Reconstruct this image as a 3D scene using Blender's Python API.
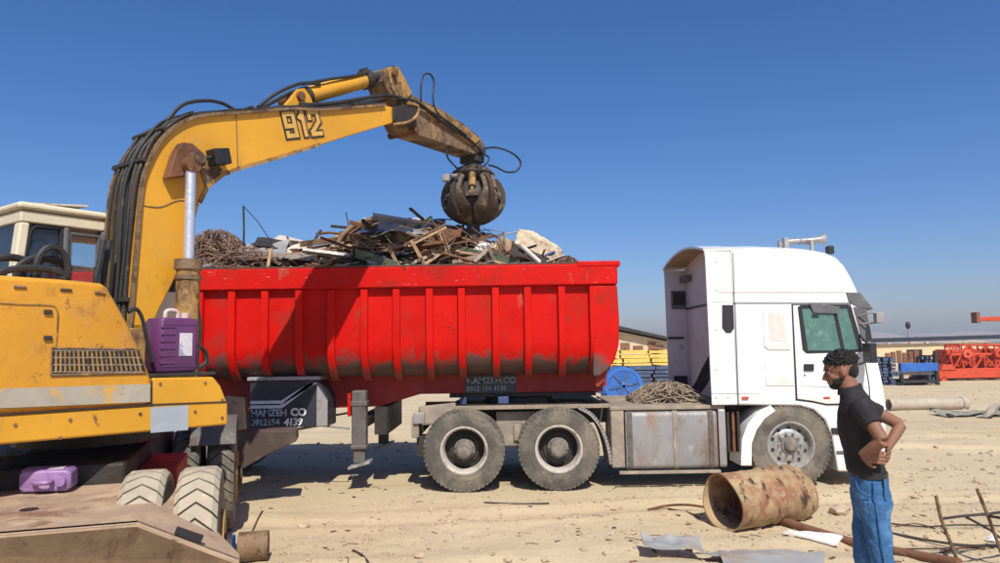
import bpy, bmesh, math, random
import numpy as np
from mathutils import Vector, Matrix, Quaternion, noise as mnoise
random.seed(7); np.random.seed(7)
for o in list(bpy.data.objects): bpy.data.objects.remove(o, do_unlink=True)
SC = bpy.context.scene
COL = SC.collection
R = math.radians
V = Vector

# ---------------------------------------------------------------- camera
CAM_H, F_PX, PITCH, ROLL = 1.9, 722.0, R(5.3), R(0.9)
fw = V((0, math.cos(PITCH), math.sin(PITCH)))
up0 = V((0, -math.sin(PITCH), math.cos(PITCH)))
rt0 = V((1, 0, 0))
rt = rt0*math.cos(ROLL) - up0*math.sin(ROLL)
up = up0*math.cos(ROLL) + rt0*math.sin(ROLL)
cam_d = bpy.data.cameras.new('camera'); cam = bpy.data.objects.new('camera', cam_d); COL.objects.link(cam)
cam_d.sensor_width = 36; cam_d.lens = 36*F_PX/1000; cam_d.clip_end = 3000; cam_d.clip_start = 0.05
m3 = Matrix((rt, up, -fw)).transposed()
cam.matrix_world = Matrix.Translation((0, 0, CAM_H)) @ m3.to_4x4()
SC.camera = cam

# ---------------------------------------------------------------- sky, sun, exposure
LIGHT = V((-0.17, 0.85, -1.0)).normalized()
wd = bpy.data.worlds.new('World'); SC.world = wd; wd.use_nodes = True
nt = wd.node_tree; nt.nodes.clear()
sky = nt.nodes.new('ShaderNodeTexSky'); sky.sky_type = 'NISHITA'; sky.sun_disc = False
sky.sun_elevation = math.asin(-LIGHT.z); sky.sun_rotation = math.atan2(-LIGHT.x, -LIGHT.y)
sky.air_density = 1.0; sky.dust_density = 1.15; sky.ozone_density = 7.0; sky.altitude = 0
bg = nt.nodes.new('ShaderNodeBackground'); bg.inputs[1].default_value = 0.106
wo = nt.nodes.new('ShaderNodeOutputWorld')
hsv = nt.nodes.new('ShaderNodeHueSaturation'); hsv.inputs['Saturation'].default_value = 1.2
tint = nt.nodes.new('ShaderNodeMix'); tint.data_type = 'RGBA'; tint.blend_type = 'MULTIPLY'; tint.inputs[0].default_value = 1; tint.inputs[7].default_value = (1.08, .96, 1.05, 1)
nt.links.new(sky.outputs[0], hsv.inputs['Color']); nt.links.new(hsv.outputs[0], tint.inputs[6]); nt.links.new(tint.outputs[2], bg.inputs[0]); nt.links.new(bg.outputs[0], wo.inputs[0])
sd = bpy.data.lights.new('sun', 'SUN'); sd.energy = 4.9; sd.angle = R(0.53); sd.color = (1.0, 0.94, 0.84)
sun = bpy.data.objects.new('sun', sd); COL.objects.link(sun)
sun.rotation_euler = LIGHT.to_track_quat('-Z', 'Y').to_euler(); sun.location = (3, -8, 20)
SC.view_settings.view_transform = 'Standard'; SC.view_settings.look = 'None'
SC.view_settings.exposure = 0.12; SC.view_settings.gamma = 1.0
SC.view_settings.use_curve_mapping = False

# ---------------------------------------------------------------- survey helpers: photo point -> point on a real plane
CP = V((0, 0, CAM_H))
def ray(px, py): return fw + rt*((px-500)/F_PX) + up*((281.5-py)/F_PX)
def atY(px, py, Y): d = ray(px, py); return CP + d*(Y/d.y)
def gnd(px, py, z=0.0): d = ray(px, py); return CP + d*((z-CAM_H)/d.z)
# excavator upper structure frame: s forward along the boom, o to its right side, z up
EH = V((0.5736, 0.8192, 0)); EN = V((0.8192, -0.5736, 0)); EP = V((-0.39, 10.5, 0))
def E(s, o, z): return EP + EH*s + EN*o + V((0, 0, z))
def atE(px, py, o):
    d = ray(px, py); p0 = EP + EN*o; t = (p0-CP).dot(EN)/d.dot(EN); return CP + d*t
def sE(px, py, o): q = atE(px, py, o) - EP; return q.dot(EH), q.z
# excavator undercarriage frame: a away, b right
UO = V((-3.5, 6.2, 0)); UA = V((-0.316, 0.949, 0)); UB = V((0.949, 0.316, 0))
def U(a, b, z): return UO + UA*a + UB*b + V((0, 0, z))

# ---------------------------------------------------------------- materials
def new_mat(name):
    m = bpy.data.materials.new(name); m.use_nodes = True
    m.node_tree.nodes.clear(); return m, m.node_tree
def lin(c):
    return tuple((x/12.92 if x <= .04045 else ((x+.055)/1.055)**2.4) for x in c)
def node(t, k, **kw):
    n = t.nodes.new(k)
    for a, b in kw.items(): setattr(n, a, b)
    return n
def noise_n(t, vec, scale, detail=4, rough=.6, dist=0):
    n = node(t, 'ShaderNodeTexNoise'); n.inputs['Scale'].default_value = scale
    n.inputs['Detail'].default_value = detail; n.inputs['Roughness'].default_value = rough
    n.inputs['Distortion'].default_value = dist
    t.links.new(vec, n.inputs['Vector']); return n.outputs['Fac']
def maprange(t, x, a, b, c=0., d=1.):
    n = node(t, 'ShaderNodeMapRange'); t.links.new(x, n.inputs[0])
    for i, k in enumerate((a, b, c, d)): n.inputs[i+1].default_value = k
    return n.outputs[0]
def math_n(t, op, a, b=None):
    n = node(t, 'ShaderNodeMath', operation=op); n.use_clamp = op in ('ADD', 'MULTIPLY') and False
    for i, x in enumerate((a, b)):
        if x is None: continue
        if isinstance(x, (int, float)): n.inputs[i].default_value = x
        else: t.links.new(x, n.inputs[i])
    return n.outputs[0]
def mixc(t, fac, a, b, mode='MIX'):
    n = node(t, 'ShaderNodeMix', data_type='RGBA', blend_type=mode)
    for k, x in ((0, fac), (6, a), (7, b)):
        if isinstance(x, (int, float)): n.inputs[k].default_value = x
        elif isinstance(x, tuple): n.inputs[k].default_value = (*x[:3], 1)
        else: t.links.new(x, n.inputs[k])
    return n.outputs[2]
MATS = {}
def mat(name, base, rough=.55, metal=0., var=.18, vs=3., spots=(), bump=.15, bs=40., low=None, stretch=(1, 1, 1), coat=0., spec=.5):
    """worn painted / metal / mineral surface. spots: (colour, scale, threshold, softness, stretch z)"""
    m, t = new_mat(name)
    tc = node(t, 'ShaderNodeTexCoord'); oi = node(t, 'ShaderNodeObjectInfo')
    off = node(t, 'ShaderNodeVectorMath', operation='MULTIPLY_ADD')
    t.links.new(oi.outputs['Random'], off.inputs[0]); off.inputs[1].default_value = (31, 17, 23)
    mp = node(t, 'ShaderNodeVectorMath', operation='MULTIPLY'); mp.inputs[1].default_value = stretch
    t.links.new(tc.outputs['Object'], mp.inputs[0]); t.links.new(mp.outputs[0], off.inputs[2])
    vec = off.outputs[0]
    f = noise_n(t, vec, vs, 6, .62)
    k = maprange(t, f, .25, .75, 1-var, 1+var)
    cv = node(t, 'ShaderNodeVectorMath', operation='SCALE'); cv.inputs[0].default_value = base
    t.links.new(k, cv.inputs['Scale']); c = cv.outputs[0]
    rg = maprange(t, noise_n(t, vec, vs*3, 5, .6), .3, .7, max(.02, rough-.12), min(1, rough+.14))
    for sp in spots:
        col, sc_, th, so = sp[:4]
        v2 = vec
        if len(sp) > 4:
            mm = node(t, 'ShaderNodeVectorMath', operation='MULTIPLY'); mm.inputs[1].default_value = (1, 1, sp[4])
            t.links.new(vec, mm.inputs[0]); v2 = mm.outputs[0]
        fac = maprange(t, noise_n(t, v2, sc_, 8, .68, .3), th, th+so)
        c = mixc(t, fac, c, col)
        rg = mixc(t, fac, rg, (.85, .85, .85))
    if low:   # dirt settled / scraped towards the bottom edge of the piece: (colour, z0, z1, strength)
        col, z0, z1, st = low
        sx = node(t, 'ShaderNodeSeparateXYZ'); t.links.new(tc.outputs['Object'], sx.inputs[0])
        g = maprange(t, sx.outputs[2], z1, z0)
        nz = math_n(t, 'ADD', math_n(t, 'MULTIPLY', noise_n(t, vec, 2.6, 9, .72, .6), 1.1), math_n(t, 'MULTIPLY', noise_n(t, vec, 11, 6, .7, .2), .45))
        fac = maprange(t, math_n(t, 'ADD', math_n(t, 'MULTIPLY', g, .62), nz), 1.06, 1.26, 0, st)
        c = mixc(t, fac, c, col)
    p = node(t, 'ShaderNodeBsdfPrincipled'); t.links.new(c, p.inputs['Base Color']); t.links.new(rg, p.inputs['Roughness'])
    p.inputs['Metallic'].default_value = metal; p.inputs['Coat Weight'].default_value = coat
    p.inputs['Specular IOR Level'].default_value = spec
    if bump:
        b = node(t, 'ShaderNodeBump'); b.inputs['Strength'].default_value = bump; b.inputs['Distance'].default_value = .02
        t.links.new(noise_n(t, vec, bs, 6, .65), b.inputs['Height']); t.links.new(b.outputs[0], p.inputs['Normal'])
    o = node(t, 'ShaderNodeOutputMaterial'); t.links.new(p.outputs[0], o.inputs[0])
    MATS[name] = m; return m
def glass(name, col, rough=.05, alpha=.6):
    m, t = new_mat(name)
    p = node(t, 'ShaderNodeBsdfPrincipled'); p.inputs['Base Color'].default_value = (*col, 1)
    p.inputs['Roughness'].default_value = rough; p.inputs['Specular IOR Level'].default_value = .8
    tr = node(t, 'ShaderNodeBsdfTransparent'); tr.inputs[0].default_value = (.9, .95, .95, 1)
    tc = node(t, 'ShaderNodeTexCoord')
    f = maprange(t, noise_n(t, tc.outputs['Object'], 3, 5, .6), .3, .7, max(0, alpha-.12), min(1, alpha+.12))
    mx = node(t, 'ShaderNodeMixShader'); t.links.new(f, mx.inputs[0]); t.links.new(tr.outputs[0], mx.inputs[1]); t.links.new(p.outputs[0], mx.inputs[2])
    o = node(t, 'ShaderNodeOutputMaterial'); t.links.new(mx.outputs[0], o.inputs[0]); MATS[name] = m; return m
RUST = (.16, .065, .028); DRUST = (.06, .030, .018); DUST = (.36, .27, .18); GRIME = (.035, .028, .022)
mat('red_paint', (.53, .005, .002), .55, spec=.16, var=.16, vs=1.3, spots=(((.36, .016, .008), 2.0, .51, .12), (DRUST, 7, .63, .04), ((.34, .10, .06), 3, .62, .08, .3), ((.50, .30, .24), 9, .64, .04, 6)), bump=.25, bs=6)
mat('red_panel', (.54, .005, .002), .55, spec=.16, var=.18, vs=1.2, spots=(((.40, .018, .010), 1.8, .53, .12), ((.30, .05, .03), 3.2, .62, .08, .35), ((.60, .09, .05), 5, .66, .05, .25), (DRUST, 7, .665, .04), ((.10, .05, .038), 3.6, .65, .06, .5), ((.05, .03, .025), 2.0, .655, .05, .7), ((.52, .24, .17), 10, .70, .03, .22)), bump=.45, bs=4, low=((.095, .072, .062), .06, .56, .96))
mat('red_rib', (.56, .006, .002), .55, spec=.16, var=.14, vs=2, spots=(((.42, .03, .014), 3, .60, .1), (DRUST, 9, .68, .04)), bump=.1, bs=14, low=((.16, .060, .042), .0, .42, .8))
mat('red_dark', (.30, .012, .008), .55, var=.2, vs=2, spots=((DRUST, 4, .62, .1), ((.12, .03, .02), 9, .62, .1)), bump=.2)
mat('rail_edge', (.10, .06, .05), .7, var=.4, vs=6, spots=((RUST, 5, .5, .1), ((.5, .03, .01), 6, .62, .06)), bump=.3)
mat('yellow_paint', (.66, .325, .022), .45, var=.13, vs=1.4, spots=(((.56, .29, .06), 2.0, .54, .14), ((.40, .18, .04), 3.5, .60, .10, .3), ((.22, .10, .035), 6, .665, .05, .5), (DRUST, 13, .69, .03), ((.66, .47, .22), 6, .68, .05)), bump=.10, bs=18)
mat('yellow_hood', (.62, .285, .020), .5, var=.17, vs=1.2, spots=(((.50, .24, .05), 2.0, .50, .14), ((.36, .15, .03), 4.0, .56, .10), ((.60, .45, .24), 3.5, .64, .06), ((.20, .085, .03), 7, .62, .05), (DRUST, 14, .67, .03)), bump=.30, bs=9)
mat('yellow_dirty', (.42, .24, .07), .6, var=.3, vs=4, spots=(((.13, .075, .035), 4, .47, .14), (DRUST, 9, .55, .1), ((.5, .33, .12), 7, .64, .1)), bump=.35, bs=22)
mat('stick_brown', (.23, .145, .078), .65, var=.4, vs=4, spots=(((.085, .048, .03), 4, .46, .12), ((.45, .26, .07), 3.5, .58, .1), (DRUST, 10, .58, .1)), bump=.4, bs=25)
mat('grapple_steel', (.065, .046, .032), .55, metal=.25, var=.4, vs=5, spots=(((.09, .05, .03), 6, .5, .14), ((.27, .20, .125), 6, .56, .10)), bump=.4, bs=30)
mat('dark_steel', (.045, .038, .033), .6, metal=.3, var=.4, vs=5, spots=((DRUST, 6, .58, .1), ((.13, .10, .075), 5, .64, .1)), bump=.3)
mat('rubber_hose', (.022, .021, .020), .6, var=.35, vs=8, spots=(((.13, .10, .075), 7, .58, .16),), bump=.2)
mat('chrome_rod', (.80, .80, .80), .32, metal=.75, var=.05, vs=8, bump=0)
mat('rust_plate', RUST, .8, var=.4, vs=5, spots=((DRUST, 6, .5, .12), ((.30, .14, .06), 9, .58, .1)), bump=.4, bs=35)
mat('blade_steel', (.34, .24, .16), .8, var=.3, vs=2.2, spots=(((.46, .34, .22), 3, .50, .14), ((.20, .115, .07), 2.4, .56, .1), (DRUST, 4.5, .64, .07), ((.15, .09, .058), 9, .62, .08)), bump=.2, bs=12)
mat('white_paint', (.80, .80, .79), .32, var=.035, vs=1.3, spots=(((.70, .66, .60), 2.0, .64, .12), ((.46, .38, .28), 9, .76, .02, .2)), bump=.03, bs=6, coat=.25, low=((.58, .50, .40), -.05, .30, .5))
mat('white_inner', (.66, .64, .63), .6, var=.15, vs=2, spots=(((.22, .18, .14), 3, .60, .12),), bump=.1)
mat('roof_lining', (.42, .30, .19), .7, var=.2, vs=3, spots=(((.2, .13, .08), 4, .58, .1),), bump=.2)
mat('cream_paint', (.66, .59, .42), .5, var=.14, vs=2, spots=(((.42, .33, .20), 4, .57, .12), (RUST, 9, .68, .05)), bump=.15)
mat('black_plastic', (.018, .018, .020), .5, var=.3, vs=5, spots=(((.12, .10, .08), 4, .62, .12),), bump=.1)
mat('grey_plastic', (.115, .115, .12), .55, var=.25, vs=5, spots=(((.26, .22, .17), 4, .60, .12),), bump=.1)
mat('tyre', (.085, .078, .066), .85, var=.22, vs=2.0, spots=(((.20, .172, .128), 2.6, .42, .2), ((.28, .235, .175), 7, .58, .15)), bump=.3, bs=60)
mat('tyre_dusty', (.40, .345, .25), .9, var=.16, vs=4, spots=(((.30, .25, .18), 5, .56, .14), ((.54, .48, .37), 9, .58, .1)), bump=.4, bs=50)
mat('tarp', (.19, .20, .155), .9, var=.3, vs=3, spots=(((.36, .29, .21), 3, .5, .14),), bump=.3)
mat('tyre_groove', (.19, .158, .115), .95, var=.3, vs=8, bump=.4, bs=50)
mat('rim_steel', (.50, .46, .40), .6, metal=.1, var=.2, vs=5, spots=(((.20, .15, .11), 6, .52, .14), ((.08, .06, .05), 9, .62, .1)), bump=.2)
mat('rim_worn', (.40, .385, .36), .45, metal=.45, var=.25, vs=6, spots=(((.15, .12, .10), 7, .52, .14),), bump=.2)
mat('hub_dirty', (.165, .145, .125), .8, var=.3, vs=7, spots=(((.30, .25, .20), 8, .52, .14),), bump=.3)
mat('chassis_grey', (.27, .225, .175), .75, var=.25, vs=4, spots=(((.40, .32, .23), 4, .52, .14), ((.08, .06, .05), 6, .62, .1), (RUST, 8, .66, .05)), bump=.3)
mat('tank_metal', (.29, .285, .275), .55, metal=.25, var=.16, vs=2.5, spots=(((.20, .155, .12), 2.2, .47, .14), ((.30, .17, .11), 3.5, .57, .12, .4), ((.42, .41, .40), 5, .60, .1), ((.09, .07, .06), 6, .63, .06)), bump=.22, bs=9, stretch=(1, 1, .6))
mat('grey_metal', (.34, .33, .32), .5, metal=.3, var=.25, vs=5, spots=(((.20, .16, .125), 5, .52, .14), (RUST, 8, .66, .06)), bump=.25)
mat('box_dark', (.030, .034, .042), .42, var=.3, vs=3, spots=(((.12, .10, .085), 3, .60, .14), ((.18, .17, .16), 12, .70, .04)), bump=.15, bs=12)
mat('stripe_silver', (.56, .60, .66), .35, metal=.2, var=.2, vs=8, spots=(((.12, .12, .13), 9, .62, .06),), bump=.05)
mat('letter_white', (.74, .75, .76), .5, var=.25, vs=10, spots=(((.10, .10, .11), 16, .57, .06),), bump=0)
mat('letter_worn', (.30, .36, .44), .5, var=.3, vs=10, spots=(((.05, .05, .07), 12, .52, .1),), bump=0)
mat('letter_black', (.035, .028, .024), .6, var=.3, vs=10, bump=0)
mat('letter_fill', (.62, .37, .085), .6, var=.15, vs=10, bump=0)
mat('decal_beige', (.66, .60, .54), .6, var=.12, vs=12, spots=(((.76, .75, .73), 9, .56, .08),), bump=0)
mat('decal_grey', (.40, .36, .28), .65, var=.25, vs=3, spots=(((.62, .36, .08), 5, .56, .08), ((.25, .20, .14), 6, .62, .08)), bump=.1)
mat('decal_blue', (.36, .40, .43), .6, var=.15, vs=4, spots=(((.55, .36, .12), 6, .68, .05),), bump=.05)
mat('purple_plastic', (.120, .036, .115), .42, var=.15, vs=4, spots=(((.22, .12, .18), 4, .62, .16),), bump=.06)
mat('lilac_plastic', (.27, .155, .33), .42, var=.14, vs=4, spots=(((.46, .32, .48), 4, .58, .16),), bump=.06)
mat('pink_cap', (.62, .46, .42), .5, var=.1, vs=8, bump=.05)
mat('paper_label', (.58, .56, .58), .6, var=.25, vs=14, spots=(((.28, .30, .40), 14, .58, .06),), bump=0)
mat('green_paint', (.085, .115, .065), .6, var=.3, vs=4, spots=(((.34, .33, .24), 4, .56, .12), (RUST, 7, .60, .08)), bump=.25)
mat('pale_paint', (.52, .47, .40), .6, var=.2, vs=4, spots=(((.30, .22, .15), 5, .54, .12), (RUST, 8, .66, .06)), bump=.25)
mat('blue_scrap', (.045, .085, .20), .5, var=.3, vs=4, spots=((RUST, 6, .60, .08),), bump=.2)
mat('tan_scrap', (.40, .26, .15), .8, var=.28, vs=4, spots=((RUST, 5, .54, .12), ((.55, .44, .31), 6, .62, .1)), bump=.35)
mat('wire_brown', (.20, .12, .08), .75, var=.4, vs=6, spots=(((.36, .26, .19), 5, .56, .14),), bump=.2)
mat('wire_pale', (.30, .235, .17), .7, var=.35, vs=6, spots=(((.16, .11, .08), 6, .54, .14),), bump=.2)
mat('foam_block', (.62, .51, .36), .9, var=.2, vs=5, spots=(((.36, .25, .15), 6, .54, .12), ((.74, .68, .56), 5, .60, .1)), bump=.7, bs=16)
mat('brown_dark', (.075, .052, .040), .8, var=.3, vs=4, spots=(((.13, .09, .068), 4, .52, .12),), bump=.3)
mat('leg_grey', (.13, .12, .11), .6, metal=.2, var=.3, vs=5, spots=(((.10, .075, .06), 5, .5, .14), ((.30, .26, .21), 6, .6, .1), (RUST, 7, .64, .06)), bump=.3)
mat('heap_dark', (.070, .048, .035), .9, var=.5, vs=6, spots=((RUST, 6, .52, .12), ((.03, .025, .02), 9, .5, .1)), bump=.6)
mat('pipe_rust', (.36, .26, .14), .8, var=.3, vs=2.5, spots=(((.24, .095, .045), 3, .47, .14), ((.46, .30, .15), 4, .55, .12), ((.36, .30, .22), 3, .60, .1), (DRUST, 6, .57, .07, .4)), bump=.5, bs=22)
mat('long_pipe', (.19, .085, .045), .75, var=.3, vs=4, spots=((DRUST, 7, .56, .1), ((.30, .2, .13), 8, .62, .1)), bump=.3)
mat('white_scrap', (.72, .70, .66), .6, var=.15, vs=4, spots=(((.42, .35, .27), 5, .60, .1),), bump=.2)
mat('sheet_grey', (.36, .365, .36), .5, metal=.3, var=.2, vs=3, spots=(((.34, .27, .20), 3, .50, .14), ((.16, .13, .11), 6, .62, .08)), bump=.25, bs=10)
mat('stone', (.44, .34, .235), .9, var=.25, vs=7, spots=(((.56, .48, .37), 8, .55, .12), ((.25, .19, .14), 9, .62, .1)), bump=.6, bs=40)
mat('concrete', (.40, .345, .27), .9, var=.2, vs=2.5, spots=(((.27, .21, .16), 4, .58, .12),), bump=.4)
mat('blue_paint', (.028, .125, .42), .5, var=.25, vs=3, spots=(((.02, .06, .18), 4, .56, .1), (DUST, 5, .66, .1)), bump=.15)
mat('blue_grey', (.062, .085, .15), .6, var=.35, vs=3, spots=(((.15, .17, .22), 4, .56, .1), (DRUST, 6, .64, .08)), bump=.2)
mat('yellow_far', (.75, .50, .10), .6, var=.2, vs=2, spots=((DUST, 4, .60, .1), ((.3, .17, .05), 6, .66, .06)), bump=.1)
mat('cream_wall', (.64, .50, .31), .9, var=.15, vs=.8, spots=(((.46, .35, .22), 2, .58, .12),), bump=.3, bs=6)
mat('orange_red', (.55, .065, .022), .55, var=.3, vs=3, spots=(((.27, .04, .02), 3, .55, .12), (DUST, 5, .68, .1)), bump=.2)
mat('rust_far', (.22, .10, .055), .8, var=.3, vs=2, spots=((DRUST, 4, .56, .1),), bump=.2)
mat('skin', (.235, .112, .070), .62, spec=.3, var=.10, vs=8, spots=(((.19, .08, .048), 9, .60, .14),), bump=.06, bs=120)
mat('hair', (.012, .010, .009), .55, var=.4, vs=40, bump=.9, bs=130, stretch=(1, 1, .35))
mat('shirt_black', (.016, .015, .016), .85, var=.3, vs=5, bump=.3, bs=60)
mat('denim', (.034, .125, .29), .85, var=.16, vs=4, spots=(((.12, .27, .48), 3.5, .53, .18), ((.035, .09, .21), 6, .62, .14)), bump=.3, bs=110)
mat('shoe', (.05, .04, .035), .7, var=.3, vs=6, bump=.1)
mat('eye_white', (.30, .26, .23), .4, var=.05, bump=0)
glass('cab_glass', (.045, .115, .095), .06, .72)
glass('dark_glass', (.02, .024, .03), .08, .80)
glass('clear_glass', (.10, .12, .14), .05, .18)

# ---------------------------------------------------------------- mesh builder
class MB:
    def __init__(s): s.v = []; s.f = []; s.mi = []
    def add(s, vs, fs, mi=0):
        n = len(s.v); s.v += [V(p) for p in vs]
        s.f += [tuple(i+n for i in f) for f in fs]; s.mi += [mi]*len(fs); return s
    def hexa(s, p, mi=0):
        return s.add(p, [(3, 2, 1, 0), (4, 5, 6, 7), (0, 1, 5, 4), (1, 2, 6, 5), (2, 3, 7, 6), (3, 0, 4, 7)], mi)
    def boxp(s, x0, x1, y0, y1, z0, z1, mi=0):
        return s.hexa([(x0, y0, z0), (x1, y0, z0), (x1, y1, z0), (x0, y1, z0), (x0, y0, z1), (x1, y0, z1), (x1, y1, z1), (x0, y1, z1)], mi)
    def box(s, c, size, ax=None, mi=0):
        ax = ax or (V((1, 0, 0)), V((0, 1, 0)), V((0, 0, 1)))
        a, b, d = [V(ax[i])*size[i]/2 for i in range(3)]; c = V(c)
        return s.hexa([c-a-b-d, c+a-b-d, c+a+b-d, c-a+b-d, c-a-b+d, c+a-b+d, c+a+b+d, c-a+b+d], mi)
    def boxf(s, fr, a0, a1, b0, b1, z0, z1, mi=0):
        return s.hexa([fr(a0, b0, z0), fr(a1, b0, z0), fr(a1, b1, z0), fr(a0, b1, z0), fr(a0, b0, z1), fr(a1, b0, z1), fr(a1, b1, z1), fr(a0, b1, z1)], mi)
    def prism(s, pts, off, mi=0):
        n = len(pts); off = V(off); pts = [V(p) for p in pts]
        fs = [tuple(range(n)), tuple(range(2*n-1, n-1, -1))]
        fs += [((i+1) % n, i, n+i, n+(i+1) % n) for i in range(n)]
        return s.add(pts+[p+off for p in pts], fs, mi)
    def tube(s, path, r, n=8, cap=True, mi=0):
        path = [V(p) for p in path]; k = len(path)
        rs = r if isinstance(r, (list, tuple)) else [r]*k
        t0 = (path[1]-path[0]).normalized()
        a = t0.orthogonal().normalized(); vs = []
        for i, p in enumerate(path):
            t = (path[min(i+1, k-1)]-path[max(i-1, 0)])
            t = t.normalized() if t.length > 1e-9 else t0
            q = t0.rotation_difference(t); a = q @ a; a = (a - t*a.dot(t)).normalized(); t0 = t
            b = t.cross(a)
            for j in range(n):
                th = 2*math.pi*j/n; vs.append(p + (a*math.cos(th)+b*math.sin(th))*rs[i])
        fs = [(i*n+j, i*n+(j+1) % n, (i+1)*n+(j+1) % n, (i+1)*n+j) for i in range(k-1) for j in range(n)]
        if cap: fs += [tuple(range(n-1, -1, -1)), tuple((k-1)*n+j for j in range(n))]
        return s.add(vs, fs, mi)
    def cyl(s, a, b, r, n=16, mi=0, r2=None): return s.tube([a, b], [r, r if r2 is None else r2], n, True, mi)
    def lathe(s, prof, c, axis, n=32, mi=0, closed=False):
        c = V(c); ax = V(axis).normalized(); u = ax.orthogonal().normalized(); w = ax.cross(u); vs = []
        k = len(prof)
        for r, tt in prof:
            for j in range(n):
                th = 2*math.pi*j/n; vs.append(c + ax*tt + (u*math.cos(th)+w*math.sin(th))*max(r, 1e-4))
        rng = range(k) if closed else range(k-1)
        fs = [(i*n+j, ((i+1) % k)*n+j, ((i+1) % k)*n+(j+1) % n, i*n+(j+1) % n) for i in rng for j in range(n)]
        return s.add(vs, fs, mi)
    def ell(s, c, rad, ax=None, n=14, m=10, mi=0):
        ax = ax or (V((1, 0, 0)), V((0, 1, 0)), V((0, 0, 1))); c = V(c); vs = []; fs = []
        for i in range(m+1):
            ph = math.pi*i/m
            for j in range(n):
                th = 2*math.pi*j/n
                vs.append(c + V(ax[0])*rad[0]*math.sin(ph)*math.cos(th)+V(ax[1])*rad[1]*math.sin(ph)*math.sin(th)-V(ax[2])*rad[2]*math.cos(ph))
        fs = [(i*n+j, i*n+(j+1) % n, (i+1)*n+(j+1) % n, (i+1)*n+j) for i in range(m) for j in range(n)]
        return s.add(vs, fs, mi)
    def loft(s, rings, mi=0):
        n = len(rings[0]); vs = [p for r in rings for p in r]; k = len(rings)
        fs = [(i*n+j, i*n+(j+1) % n, (i+1)*n+(j+1) % n, (i+1)*n+j) for i in range(k-1) for j in range(n)]
        fs += [tuple(range(n-1, -1, -1)), tuple((k-1)*n+j for j in range(n))]
        return s.add(vs, fs, mi)

WLOC = {}
def smooth_path(pts, n=6):
    pts = [V(p) for p in pts]; out = []
    for i in range(len(pts)-1):
        p0, p1, p2, p3 = pts[max(i-1, 0)], pts[i], pts[i+1], pts[min(i+2, len(pts)-1)]
        for k in range(n):
            t = k/n
            out.append(.5*((2*p1)+(p2-p0)*t+(2*p0-5*p1+4*p2-p3)*t*t+(3*p1-p0-3*p2+p3)*t**3))
    return out+[pts[-1]]
def put(o, w, parent=None):
    COL.objects.link(o); WLOC[o.name] = V(w)
    if parent is not None: o.parent = parent; o.location = V(w)-WLOC[parent.name]
    else: o.location = w
    return o
def build(name, mb, mats, parent=None, bevel=0, ang=35, smooth=True, recalc=True, origin=None, seg=2):
    me = bpy.data.meshes.new(name)
    if origin is None:
        xs = [p.x for p in mb.v]; ys = [p.y for p in mb.v]; zs = [p.z for p in mb.v]
        origin = V(((min(xs)+max(xs))/2, (min(ys)+max(ys))/2, min(zs)))
    me.from_pydata([p-origin for p in mb.v], [], mb.f)
    for m in (mats if isinstance(mats, (list, tuple)) else [mats]): me.materials.append(MATS[m])
    me.polygons.foreach_set('material_index', mb.mi)
    if recalc:
        bm = bmesh.new(); bm.from_mesh(me); bmesh.ops.recalc_face_normals(bm, faces=bm.faces); bm.to_mesh(me); bm.free()
    if smooth:
        me.polygons.foreach_set('use_smooth', [True]*len(me.polygons)); me.set_sharp_from_angle(angle=R(ang))
    o = bpy.data.objects.new(name, me); put(o, origin, parent)
    if bevel:
        b = o.modifiers.new('bevel', 'BEVEL'); b.width = bevel; b.segments = seg; b.limit_method = 'ANGLE'; b.angle_limit = R(40); b.harden_normals = True
    return o
def tag(o, label, cat, group=None, kind=None):
    if label: o['label'] = label
    if cat: o['category'] = cat
    if group: o['group'] = group
    if kind: o['kind'] = kind
    return o
def thing(name, w, label, cat, group=None):
    o = bpy.data.objects.new(name, None); o.empty_display_size = .3; put(o, V(w)); return tag(o, label, cat, group)
def inst(name, src, w, parent=None, rot=None):
    o = bpy.data.objects.new(name, src.data); put(o, V(w), parent)
    if rot: o.rotation_euler = rot
    return o
def text_mb(body, size, origin, xa, za, extr=.004, bold=.0, shear=0., space=1.0):
    cu = bpy.data.curves.new('lettering', 'FONT'); cu.body = body; cu.size = size; cu.extrude = extr; cu.offset = bold; cu.shear = shear
    cu.space_character = space; cu.resolution_u = 3
    ob = bpy.data.objects.new('lettering_tmp', cu); COL.objects.link(ob)
    dg = bpy.context.evaluated_depsgraph_get(); me = bpy.data.meshes.new_from_object(ob.evaluated_get(dg))
    xa = V(xa).normalized(); za = V(za).normalized(); na = xa.cross(za); origin = V(origin)
    mb = MB(); mb.add([origin+xa*v.co.x+za*v.co.y+na*v.co.z for v in me.vertices], [tuple(p.vertices) for p in me.polygons])
    bpy.data.objects.remove(ob); bpy.data.meshes.remove(me); return mb
def rnd(a, b): return random.uniform(a, b)
# ================================================================ GROUND
_T = {}
def vnoise(x, y, seed):
    if seed not in _T: _T[seed] = np.random.RandomState(seed).rand(256, 256)
    T = _T[seed]
    xi = np.floor(x).astype(int); yi = np.floor(y).astype(int); fx = x-xi; fy = y-yi
    fx = fx*fx*(3-2*fx); fy = fy*fy*(3-2*fy); a = xi % 256; b = yi % 256; a1 = (xi+1) % 256; b1 = (yi+1) % 256
    return (T[a, b]*(1-fx)+T[a1, b]*fx)*(1-fy)+(T[a, b1]*(1-fx)+T[a1, b1]*fx)*fy-.5
def axis_vals(lo, hi, step, far, grow=1.12):
    c = list(np.arange(lo, hi+1e-6, step)); s = step
    a = hi
    while a < far: s *= grow; a += s; c.append(a)
    s = step; a = lo
    while a > -far: s *= grow; a -= s; c.insert(0, a)
    return np.array(c)
gx = axis_vals(-6, 10, .055, 900); gy = axis_vals(3.2, 14, .055, 1100)
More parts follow.
